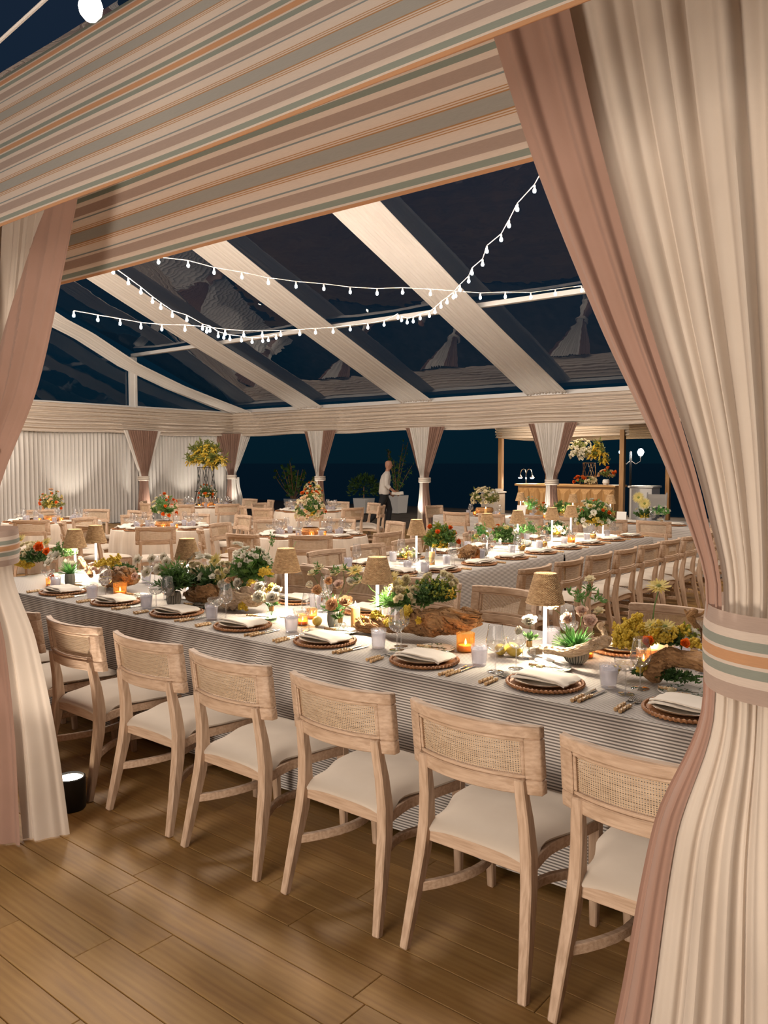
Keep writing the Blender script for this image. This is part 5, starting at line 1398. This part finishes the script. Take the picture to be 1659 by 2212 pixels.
tag(MB().box((0, 0, .11), (.17, .003, .22), Matrix.Rotation(-.12, 4, 'X')).build('menu_card', MT['paper'], loc=(-7.02, 12.45, CZ)), 'blank white card glowing beside the first lamp of the bar-side table', 'card')
# --- round tables
for (name, x, y, *_), cols, lf, mim, tall in zip(RT_,
    ([('stock', 'cream_petal', 26), ('stock', 'peach_petal', 14), ('ranunculus', 'orange_petal', 5), ('anemone', 'cream_petal', 6)], [('stock', 'cream_petal', 34), ('stock', 'peach_petal', 12), ('ranunculus', 'orange_petal', 3), ('anemone', 'yellow_petal', 6)],
     [('stock', 'cream_petal', 10), ('stock', 'pink_petal', 10), ('ranunculus', 'orange_petal', 7)], [('stock', 'white_petal', 14), ('ranunculus', 'orange_petal', 8)], [('stock', 'peach_petal', 14), ('ranunculus', 'orange_petal', 5), ('stock', 'yellow_petal', 8)]),
    ('leaf', 'leaf_olive', 'leaf', 'leaf_dark', 'leaf_olive'), (250, 300, 0, 250, 250), (.22, .22, .12, .12, .16)):
    mixed(x, y, 'mixed cream, peach and orange centrepiece on '+name, 'round table centrepieces', .21, lf, 420, cols, 'gold', tall, mim)

# ------------------------------------------------------------------ tall stands
def tall_stand(x, y, z, hb, label, mk, wires, crown, rad):
    r = empty('tall_arrangement', (x, y, z)); tag(r, label, 'flowers')
    rb, rt = .26, .22
    st = MB()
    for k in range(wires):
        a = 2*PI*k/wires; b = a+2*PI/wires*.8; c_ = a-2*PI/wires*.8
        for q in (b, c_): st.tube([(rb*math.cos(a), rb*math.sin(a), 0), (rt*.8*math.cos(q), rt*.8*math.sin(q), hb)], .006, 5)
    for zz, rr in ((.006, rb), (hb*.38, rb*.93), (hb, rt*.82)): st.tube([(rr*math.cos(2*PI*k/24), rr*math.sin(2*PI*k/24), zz) for k in range(25)], .006, 5)
    st.build('wire_stand', MT[mk], r)
    return r
r = tall_stand(-14.32, 11.42, CZ, .86, 'tall wire stand crowned with golden mimosa on the round table near the corner drape', 'black', 6, None, None)
for dx, dz, s in ((-.22, 1.06, .34), (.22, 1.08, .36), (0, 1.22, .36), (-.38, 1.0, .24), (.40, 1.0, .26), (0, 1.0, .34), (.12, .92, .22), (-.2, 1.25, .24), (.2, 1.28, .24)):
    mimosa(r, (dx, .05*math.sin(dx*20), dz), (s, s*.8, s*.75), 520, .013, hang=.10, sprays=26)
    foliage(r, 'leaf_olive', (dx, 0, dz), (s, s, s*.7), 140, .09, .012)
# ------------------------------------------------------------------ the bar under its cabana
BY, BZ = 21.35, 1.10
bar = empty('bar_counter', (-10.65, BY, 0))
MB().box((0, .35, BZ-.03), (3.16, .82, .06)).build('counter_top', MT['bar_wood_h'], bar, bevel=.008)
MB().box((0, .36, BZ/2-.04), (3.02, .66, BZ-.02)).build('bar_body', MT['bar_wood_h'], bar, bevel=.004)
nP = 9; pw = 3.0/nP
for i in range(nP):
    x0 = -1.5+i*pw
    # raised faceted panel: hexagonal ridge
    m = MB(); z0, z1 = .06, BZ-.12; xm = x0+pw/2; w = pw*.47
    vs = [(xm-w, .02, z0), (xm+w, .02, z0), (xm+w, .02, z1), (xm-w, .02, z1), (xm-w*.32, -.075, z0+.10), (xm+w*.32, -.075, z0+.10), (xm+w*.32, -.075, z1-.14), (xm-w*.32, -.075, z1-.14)]
    m.add(vs, [(0, 1, 5, 4), (1, 2, 6, 5), (2, 3, 7, 6), (3, 0, 4, 7), (4, 5, 6, 7), (3, 2, 1, 0)])
    m.build('faceted_panel', MT['bar_wood'], bar, smooth=False)
MB().box((0, .01, .03), (3.04, .05, .06)).build('plinth', MT['bar_wood_h'], bar, bevel=.004)
tag(bar, 'wooden bar counter with faceted timber panels under the striped cabana', 'bar')
def post(x, y, h, label):
    return tag(MB().box((0, 0, h/2), (.13, .13, h)).build('cabana_post', MT['post_wood'], loc=(x, y, 0), bevel=.006), label, 'post', 'cabana posts')
post(-12.62, 21.15, 2.62, 'timber cabana post at the open-sea end of the bar')
post(-8.80, 21.10, 2.62, 'timber cabana post in front of the white plinth')
post(-12.70, 24.3, 2.62, 'timber cabana post rising behind the bar counter')
post(-8.70, 24.3, 2.62, 'timber cabana post behind the tall flowers on the bar')
o = ruched(4.1, 2.46, 3.05, .03, 9).build('valance', MT['ruched'], loc=(-12.72, 21.12, 0)); tag(o, 'shirred striped valance along the front of the bar cabana', 'valance')
o = ruched(3.3, 2.46, 3.05, .03, 11).build('valance', MT['ruched'], loc=(-12.70, 24.35, 0)); o.rotation_euler = (0, 0, -PI/2); tag(o, 'shirred striped valance along the open-sea end of the bar cabana', 'valance')
o = ruched(4.1, 2.46, 3.05, .03, 13).build('valance', MT['ruched'], loc=(-12.72, 24.3, 0)); tag(o, 'shirred striped valance along the back of the bar cabana', 'valance')
struct(MB().box((-10.7, 22.7, 3.06), (4.3, 3.4, .05)).build('roof', MT['white_drape'], smooth=False))
light('cabana_downlight', 'AREA', (-10.6, 22.3, 2.98), 70, (1, .78, .52), (-10.6, 22.2, 0), size=1.6)
light('cabana_front_fill', 'SPOT', (-10.6, 18.5, 3.1), 420, (1, .82, .62), (-10.6, 21.3, 1.8), spot_size=R(100), spot_blend=.8, shadow_soft_size=.15)  # unseen fill spot added to brighten the bar front and cabana valance
# white plinth and side counter
tag(MB().box((0, 0, .52), (.62, .6, 1.04)).box((0, 0, 1.07), (.70, .68, .05)).build('white_plinth', MT['white_paint'], loc=(-8.42, 21.75, 0), bevel=.008), 'white square plinth at the end of the bar', 'plinth')
s = empty('side_table', (-12.55, 20.6, 0)); MB().box((0, 0, .86), (.62, .5, .04)).build('tabletop', MT['white_paint'], s, bevel=.004); MB().box((0, 0, .42), (.56, .44, .84)).build('table_skirt', MT['round_cloth'], s, bevel=.01)
tag(s, 'small brightly lit white-topped service table beside the bar', 'table')
for k in range(2): tag(MB().box((0, 0, .02), (.2, .16, .04)).build('folded_towel', MT['napkin'], loc=(-12.36, 20.62, .881+.0405*k), bevel=.008), ('lower', 'upper')[k]+' folded white towel on the lit service table', 'towel', 'folded towels')
lp = empty('bar_lamp', (-12.02, 21.62, BZ+.001))
MB().lathe([(0, 0), (.09, 0), (.09, .012), (.02, .02), (.018, .30), (0, .31)], 20).build('lamp_base', MT['chrome'], lp)
for s_ in (-1, 1):
    MB().tube([(0, 0, .30), (s_*.03, 0, .40), (s_*.09, 0, .44), (s_*.16, 0, .41), (s_*.19, 0, .33), (s_*.20, 0, .26)], .013, 10).build('gooseneck_arm', MT['chrome'], lp)
    h = MB().lathe([(.02, .0), (.03, -.02), (.095, -.085), (.09, -.085), (.02, -.02), (0, -.015)], 20).build('lamp_head', MT['chrome'], lp, loc=(s_*.20, 0, .26))
    MB().lathe([(0, -.045), (.05, -.06), (.06, -.085), (.03, -.105), (0, -.11)], 16).build('bulb', MT['bulb'], h)
tag(lp, 'chrome lamp with two gooseneck arms glowing on the bar', 'lamp')
r = tall_stand(-10.06, 21.75, BZ+.001, .62, 'tall gold wire stand of white stock and yellow mimosa on the bar', 'gold', 5, None, None)
for dx, dz, s in ((-.34, .88, .22), (-.22, 1.06, .24), (-.42, 1.02, .2), (-.1, .86, .2)):
    foliage(r, 'leaf_olive', (dx, 0, dz), (s, s, s), 90, .08, .014); blooms(r, 'stock', 'white_petal', 22, (dx, -.04, dz), (s, s, s*1.05), .05, -.3)
for dx, dz, s in ((.18, .95, .28), (.36, .86, .26), (.1, .84, .2), (.44, .68, .16), (.26, 1.12, .2)):
    mimosa(r, (dx, 0, dz), (s, s*.8, s*.85), 420, .015, hang=.12, sprays=18); foliage(r, 'leaf_olive', (dx, 0, dz), (s, s, s), 70, .09, .013)
def bar_flowers(x, lab, cols):
    a = arr(x, 21.55, lab, 'small flowers on the bar', BZ+.001)
    foliage(a, 'leaf', (0, 0, .10), (.13, .1, .08), 120, .05, .012)
    for kind, mk, n in cols: blooms(a, kind, mk, n, (0, 0, .10), (.15, .10, .10), .06, 0)
bar_flowers(-10.25, 'orange ranunculus cluster at the foot of the gold stand on the bar', [('ranunculus', 'orange_petal', 9)])
bar_flowers(-9.92, 'green and cream small flowers at the foot of the gold stand', [('stock', 'cream_petal', 8)])
a = arr(-9.48, 21.6, 'small round white vase of peach and orange flowers at the end of the bar', 'small flowers on the bar', BZ+.001)
MB().lathe([(0, 0), (.06, 0), (.1, .06), (.09, .14), (.06, .16)], 20).build('round_vase', MT['white_paint'], a)
foliage(a, 'leaf_olive', (0, 0, .28), (.2, .15, .16), 160, .06, .013); blooms(a, 'stock', 'peach_petal', 9, (0, 0, .28), (.2, .15, .15), .055); blooms(a, 'ranunculus', 'orange_petal', 3, (.1, 0, .36), (.12, .1, .12), .06)
# white folding chair beyond
wc = empty('garden_chair', (-7.55, 20.2, 0), .5)
MB().box((0, 0, .44), (.46, .44, .03)).build('seat', MT['white_paint'], wc, bevel=.004)
MB().grid(6, 4, lambda u, v: ((u-.5)*.46, -.2-.12*v, .62+.32*v)).build('backrest', MT['white_drape'], wc)
for sx_ in (-1, 1):
    MB().bar([(sx_*.23, .2, 0), (sx_*.23, -.2, .55), (sx_*.23, -.33, .98)], .03, .025, (1, 0, 0)).build('leg', MT['white_paint'], wc)
    MB().bar([(sx_*.21, -.24, 0), (sx_*.21, .19, .45)], .03, .025, (1, 0, 0)).build('leg', MT['white_paint'], wc)
tag(wc, 'white fabric-backed garden chair past the bar plinth', 'chair')
# street lamps on the beach path
s = empty('street_lamp', (-11.05, 27.2, -.35))
MB().lathe([(.06, 0), (.05, 1.0), (.035, 2.3), (.03, 2.45), (0, 2.5)], 12).build('lamp_post', MT['black'], s)
for k, (dx, dy) in enumerate(((.28, .18), (-.24, -.16))):
    MB().tube([(0, 0, 2.15), (dx*.5, dy*.5, 2.02), (dx, dy, 2.12), (dx, dy, 2.32)], .02, 8).build('lamp_arm', MT['black'], s)
    g = MB().lathe([(0, 2.31), (.06, 2.33), (.105, 2.42), (.105, 2.47), (.06, 2.55), (0, 2.57)], 18).build('lamp_globe', MT['bulb'], s, loc=(dx, dy, 0))
tag(s, 'black lamp post with two glowing globes beyond the bar', 'street lamp')
# ------------------------------------------------------------------ planters on the beach edge
def planter(x, y, w, h, label, kind):
    r = empty('planter', (x, y, -.02))
    MB().add([(-w*.42, -w*.42, 0), (w*.42, -w*.42, 0), (w*.42, w*.42, 0), (-w*.42, w*.42, 0), (-w/2, -w/2, h), (w/2, -w/2, h), (w/2, w/2, h), (-w/2, w/2, h)],
             [(3, 2, 1, 0), (0, 1, 5, 4), (1, 2, 6, 5), (2, 3, 7, 6), (3, 0, 4, 7), (4, 5, 6, 7)]).build('planter_box', MT['white_paint'], r, bevel=.01, smooth=False)
    m = MB(); st = MB()
    def disc(p, rr):
        d = rdir(-.3); q = d.to_track_quat('Z', 'Y').to_matrix(); c = Vector(p)
        st_ = [c+q @ Vector((rr*math.cos(2*PI*i/7), rr*math.sin(2*PI*i/7), -.15*rr)) for i in range(7)]
        m.add(st_+[c], [(i, (i+1) % 7, 7) for i in range(7)])
    if kind == 'seagrape':
        for i in range(13):
            tx, ty, tz = fr_.uniform(-.85, .85), fr_.uniform(-.4, .4), fr_.uniform(.8, 1.42)
            pts = [(tx*.1, ty*.1, h), (tx*.6, ty*.6, h+tz*.5), (tx, ty, h+tz)]
            st.tube(pts, .012, 5)
            for k in range(15):
                t = .15+.85*k/14; p = Vector(pts[0]).lerp(Vector(pts[2]), t)+Vector((0, 0, .08*math.sin(PI*t)))+rdir(-1)*.09
                disc(p, fr_.uniform(.05, .085))
    elif kind == 'tall':
        for i in range(9):
            tx, ty, tz = fr_.uniform(-.5, .5), fr_.uniform(-.3, .3), fr_.uniform(.9, 1.85)
            pts = [(0, 0, h), (tx*.5, ty*.5, h+tz*.55), (tx, ty, h+tz)]; st.tube(pts, .010, 5)
            for k in range(22):
                p = Vector(pts[0]).lerp(Vector(pts[2]), .15+.85*k/21)+rdir(-1)*.06
                leaf_add(m, p, rdir(-.2), .14, .035, k)
    else:
        for i in range(420):
            d = rdir(-.1); p = Vector((d.x*.45, d.y*.4, h+.3+d.z*.42))*1.0; leaf_add(m, p+rdir(-1)*.08, d+rdir(-1)*.6, .15, .035, i)
        st.tube([(0, 0, h), (0, 0, h+.4)], .02, 6)
    st.build('stem', MT['post_wood'], r); m.build('foliage', MT['leaf' if kind != 'bush' else 'leaf_dark'], r)
    return tag(r, label, 'planter')
planter(-18.25, 21.4, .55, .52, 'white planter box with a dark bushy shrub by the waiter', 'bush')
planter(-17.35, 22.1, .60, .62, 'white planter box with a tall leafy plant directly behind the waiter', 'tall')
planter(-21.7, 21.4, .55, .4, 'round-leaved sea grape plant beyond the round tables on the dark beach', 'seagrape')
# ------------------------------------------------------------------ string lights
wire_m = mat('pale_cord', (.55, .50, .46), .6)
bulb_me = MB().lathe([(0, -.092), (.011, -.089), (.018, -.078), (.0195, -.066), (.016, -.053), (.011, -.044), (.0095, -.040)], 12).mesh('bulb', MT['bulb'])
sock_me = MB().lathe([(.0105, -.046), (.0125, -.044), (.013, -.010), (.008, .0), (0, .002)], 10).mesh('socket', MT['white_metal'])
def string(pts, label, tail=(), pre=()):
    r = empty('string_light', pts[0])
    o = Vector(pts[0])
    P = [Vector(p)-o+Vector((0, 0, .115)) for p in list(pre)+list(pts)+list(tail)]
    MB().tube(P, .006, 6).build('cord', wire_m, r)
    for i, p in enumerate(pts):
        q = Vector(p)-o+Vector((0, 0, .108))
        s = put('socket', sock_me, r, q, i*1.0); put('bulb', bulb_me, s)
    return tag(r, label, 'string light', 'string lights')
string([(-11.224, 6.543, 3.858), (-11.051, 6.831, 3.816), (-10.896, 7.107, 3.781), (-10.751, 7.373, 3.744), (-10.603, 7.644, 3.735), (-10.423, 7.942, 3.747), (-10.254, 8.230, 3.737), (-10.120, 8.490, 3.719), (-9.982, 8.753, 3.715), (-9.841, 9.021, 3.733), (-9.696, 9.292, 3.759), (-9.541, 9.572, 3.792), (-9.423, 9.822, 3.833), (-9.278, 10.094, 3.867), (-9.136, 10.366, 3.925), (-8.984, 10.645, 3.976), (-8.846, 10.914, 4.042), (-8.739, 11.163, 4.182)], 'string light sweeping from the mauve drape along the lower gable side to the hub')
string([(-9.715, 6.247, 4.217), (-9.762, 6.508, 4.127), (-9.832, 6.752, 4.050), (-9.906, 6.992, 3.968), (-10.013, 7.208, 3.927), (-10.078, 7.456, 3.855), (-10.106, 7.738, 3.835), (-10.109, 8.034, 3.741), (-10.211, 8.259, 3.750), (-10.295, 8.493, 3.700), (-10.413, 8.705, 3.713), (-10.522, 8.924, 3.726), (-10.556, 9.204, 3.739), (-10.597, 9.478, 3.750), (-10.634, 9.758, 3.801), (-10.737, 9.985, 3.852), (-10.806, 10.241, 3.929)], 'string light sagging low in a deep curve on the gable side')
string([(-9.850, 7.064, 4.524), (-9.578, 7.371, 4.494), (-9.342, 7.645, 4.411), (-9.082, 7.940, 4.360), (-8.834, 8.225, 4.295), (-8.568, 8.526, 4.256), (-8.299, 8.832, 4.237), (-8.042, 9.126, 4.203), (-7.777, 9.430, 4.197), (-7.525, 9.724, 4.225), (-7.242, 10.042, 4.218), (-6.983, 10.340, 4.204), (-6.731, 10.632, 4.190), (-6.471, 10.933, 4.218), (-6.202, 11.241, 4.225), (-5.944, 11.544, 4.289), (-5.659, 11.869, 4.360)], 'string light running nearly level across all the ceiling swags')
string([(-4.401, 8.291, 4.932), (-4.631, 8.452, 4.792), (-4.918, 8.567, 4.666), (-5.132, 8.743, 4.555), (-5.347, 8.920, 4.462), (-5.631, 9.042, 4.389), (-5.818, 9.241, 4.290), (-6.077, 9.386, 4.238), (-6.262, 9.590, 4.193), (-6.509, 9.743, 4.136), (-6.736, 9.914, 4.087), (-6.966, 10.084, 4.067), (-7.196, 10.255, 4.058), (-7.427, 10.423, 4.024), (-7.657, 10.594, 4.016), (-7.938, 10.726, 4.028), (-8.193, 10.877, 4.023), (-8.441, 11.037, 4.055), (-8.688, 11.202, 4.142)], 'string light climbing steeply from the hub to the cream entrance drape')
# the bulb outside above the striped valance
hb = empty('bulb_string', (-2.150, 1.327, 3.070))
MB().tube([(-1.4, -.1, -.20), (-.7, -.04, -.045), (0, 0, .075), (.9, .05, .25)], .006, 6).build('cord', wire_m, hb)
s = MB().lathe([(.014, -.02), (.016, -.018), (.017, .05), (.01, .07), (0, .072)], 14).build('socket', MT['white_metal'], hb)
MB().lathe([(0, -.095), (.016, -.091), (.030, -.074), (.034, -.055), (.028, -.035), (.016, -.022)], 20).build('bulb', MT['terrace_bulb'], s)
tag(hb, 'large clear bistro bulb on its cord outside above the striped valance', 'string light')
# ------------------------------------------------------------------ uplights
def make_uplight(en=85, nm='uplight_beam', tilt=20):
    o = MB().lathe([(0, 0), (.068, 0), (.073, .006), (.073, .158), (.066, .162), (.062, .148), (0, .146)], 28).build('uplight', MT['black'])
    MB().lathe([(0, .148), (.060, .148), (.060, .152), (0, .152)], 24).build('lens', MT['lamp_glow'], o)
    d = bpy.data.lights.get(nm) or bpy.data.lights.new(nm, 'SPOT')
    d.energy = en; d.color = (1, .90, .78); d.spot_size = R(70); d.spot_blend = .7; d.shadow_soft_size = .05
    l = bpy.data.objects.new(nm, d); COL.objects.link(l); l.parent = o; l.location = (0, 0, .168); l.rotation_euler = (PI-R(tilt), 0, 0)
    return o
UL = Kind(make_uplight); UL0 = Kind(lambda: make_uplight(60, 'entrance_uplight_beam', 12))
for x, y, rz, lab in ((-3.70, 2.08, PI, 'black cylindrical uplight glowing at the foot of the mauve entrance drape'), (-.16, 2.12, PI, 'black cylindrical uplight behind the cream entrance drape'), (-16.5, 17.0, 0, 'black uplight at the foot of the drape behind the round tables'), (-12.68, 17.0, 0, 'black uplight at the foot of the drape beside the waiter'),
                  (-8.96, 17.0, 0, 'black uplight at the foot of the drape before the bar'), (-20.1, 14.02, PI/2, 'black uplight at the foot of the halfway curtain wall drape'), (-19.9, 16.9, PI/4, 'black uplight in the curtain corner'), (-19.85, 15.6, PI/2, 'black uplight on the pleated wall between the halfway drape and corner'), (-19.85, 11.8, PI/2, 'black uplight on the pleated wall behind the mimosa stand table'), (-19.85, 9.4, PI/2, 'black uplight on the pleated wall nearest the mauve entrance drape')):
    (UL0 if y < 3 else UL).new((x, y, .0005), rz, lab, 'uplight', 'uplights at the drapes')
# ------------------------------------------------------------------ the waiter, mid stride
man = empty('person', (-13.25, 16.35, 0), R(46))
def fused(name, m, mtl, parent, vox, smooth=4):
    o = m.build(name, mtl, parent)
    md = o.modifiers.new('fuse', 'REMESH'); md.mode = 'VOXEL'; md.voxel_size = vox; md.use_smooth_shade = True
    sm = o.modifiers.new('smooth', 'SMOOTH'); sm.iterations = smooth; sm.factor = .5
    return o
def loft(m, rings, n=20):
    # rings: (x, y, z, half depth along x, half width along y)
    vs = [(x+a*math.cos(2*PI*k/n), y+b*math.sin(2*PI*k/n), z) for x, y, z, a, b in rings for k in range(n)]
    fs = [(i*n+k, i*n+(k+1) % n, (i+1)*n+(k+1) % n, (i+1)*n+k) for i in range(len(rings)-1) for k in range(n)]
    fs += [tuple(range(n))[::-1], tuple(range((len(rings)-1)*n, len(rings)*n))]
    m.add(vs, fs)
# walks towards local +x
ARM = {1: [(.055, .175, 1.405), (.0, .225, 1.28), (-.03, .245, 1.15), (.05, .25, 1.06), (.14, .245, .97), (.19, .24, .925)],
       -1: [(.055, -.175, 1.405), (.03, -.228, 1.28), (.03, -.248, 1.15), (.12, -.245, 1.07), (.22, -.235, 1.0), (.27, -.225, .965)]}
LEG = {1: [(0, .095, .88), (.10, .098, .68), (.155, .10, .50), (.13, .10, .30), (.095, .10, .10), (.09, .10, .05)],
       -1: [(0, -.095, .88), (-.07, -.098, .68), (-.13, -.10, .50), (-.30, -.10, .33), (-.44, -.10, .19), (-.475, -.10, .15)]}
bd = MB()
loft(bd, [(.0, 0, .90, .10, .15), (.01, 0, 1.05, .10, .14), (.03, 0, 1.25, .11, .155), (.055, 0, 1.38, .10, .16), (.07, 0, 1.45, .07, .10), (.085, 0, 1.50, .056, .058), (.10, 0, 1.56, .056, .056)])
for s_ in (-1, 1):
    bd.tube(ARM[s_], [.058, .047, .042, .040, .032, .027], 12); bd.tube(LEG[s_], [.085, .074, .056, .052, .042, .04], 14)
bd.lathe([(0, -.115), (.035, -.108), (.058, -.085), (.070, -.05), (.076, -.005), (.079, .035), (.075, .075), (.058, .108), (.03, .122), (0, .126)], 24, M=Tr(.118, 0, 1.655) @ Matrix.Diagonal((1.18, .95, 1, 1)))
bd.tube([(.20, 0, 1.685), (.226, 0, 1.648), (.20, 0, 1.635)], [.009, .015, .012], 8)
for s_ in (-1, 1): bd.lathe([(0, -.008), (.022, -.006), (.028, 0), (.018, .006), (0, .006)], 10, M=Tr(.108, s_*.076, 1.648) @ Matrix.Rotation(PI/2, 4, 'X'))
for s_ in (-1, 1):
    bx, by, bz = ARM[s_][-1]; bx += .035; bz -= .035
    bd.lathe([(0, -.045), (.022, -.04), (.034, -.01), (.034, .02), (.026, .045), (0, .05)], 12, M=Tr(bx, by, bz) @ Matrix.Rotation(-.7, 4, 'Y') @ Matrix.Diagonal((1.1, .6, 1.1, 1)))
    for f in range(4):
        fx = bx-.005+.018*f; fz = bz-.018+.012*f; k_ = 1-.12*abs(f-1.4)
        bd.tube([(fx, by, fz), (fx+.028*k_, by-.006*s_, fz-.032*k_), (fx+.036*k_, by-.022*s_, fz-.062*k_)], [.0105, .010, .008], 7)
    bd.tube([(bx+.01, by-.012*s_, bz+.025), (bx+.042, by-.03*s_, bz+.02), (bx+.06, by-.034*s_, bz-.002)], [.013, .011, .009], 7)
fused('body', bd, MT['skin'], man, .0075, 3)
sh = MB()
loft(sh, [(.0, 0, .90, .125, .175), (-.005, 0, .97, .14, .185), (.005, 0, 1.08, .135, .175), (.025, 0, 1.24, .14, .19), (.05, 0, 1.38, .125, .195), (.065, 0, 1.445, .09, .14), (.08, 0, 1.485, .068, .072), (.085, 0, 1.505, .066, .068)])
for s_ in (-1, 1): sh.tube(ARM[s_][:4], [.080, .072, .064, .056], 14)
fused('shirt', sh, MT['shirt'], man, .011, 5)
tr_ = MB()
loft(tr_, [(0, 0, .80, .105, .15), (0, 0, .90, .13, .17), (0, 0, .955, .125, .168)])
for s_ in (-1, 1): tr_.tube([LEG[s_][i] for i in range(5)], [.112, .094, .076, .072, .066], 14)
fused('trousers', tr_, MT['trousers'], man, .012, 5)
MB().grid(12, 8, lambda u, v: (.11+.30*(v**.8)*1.0-.12, .10+.052*math.cos(2*PI*u)*(1-.4*(2*v-1)**4), .042+.038*math.sin(2*PI*u)*(1-.5*v)), closed=True).build('shoe', MT['black'], man)
MB().grid(12, 8, lambda u, v: (-.52+.10*v+.03, -.10+.05*math.cos(2*PI*u), .17-.15*v+.035*math.sin(2*PI*u)), closed=True).build('shoe', MT['black'], man)
for s_ in (-1, 1): MB().lathe([(0, -.009), (.008, -.005), (.009, 0), (.007, .006), (0, .009)], 8, M=Tr(.196, s_*.030, 1.672)).build('eye', MT['black'], man)
MB().tube([(.196, -.022, 1.603), (.206, 0, 1.605), (.196, .022, 1.603)], .005, 6).build('mouth', MT['pink_petal'], man)
tag(man, 'bald person in white shirt and black trousers striding past the open side', 'person')
nk = MB().grid(14, 10, lambda u, v: (.17+.30*u, -.30+.17*v, .952+.03*math.sin(PI*v)-.05*abs(2*v-1)**2+.006*math.sin(u*9))).build('service_cloth', MT['napkin'], loc=man.location); nk.rotation_euler = man.rotation_euler
nk.modifiers.new('t', 'SOLIDIFY').thickness = .006
tag(nk, 'white service cloth over the forearm of the striding person', 'cloth')
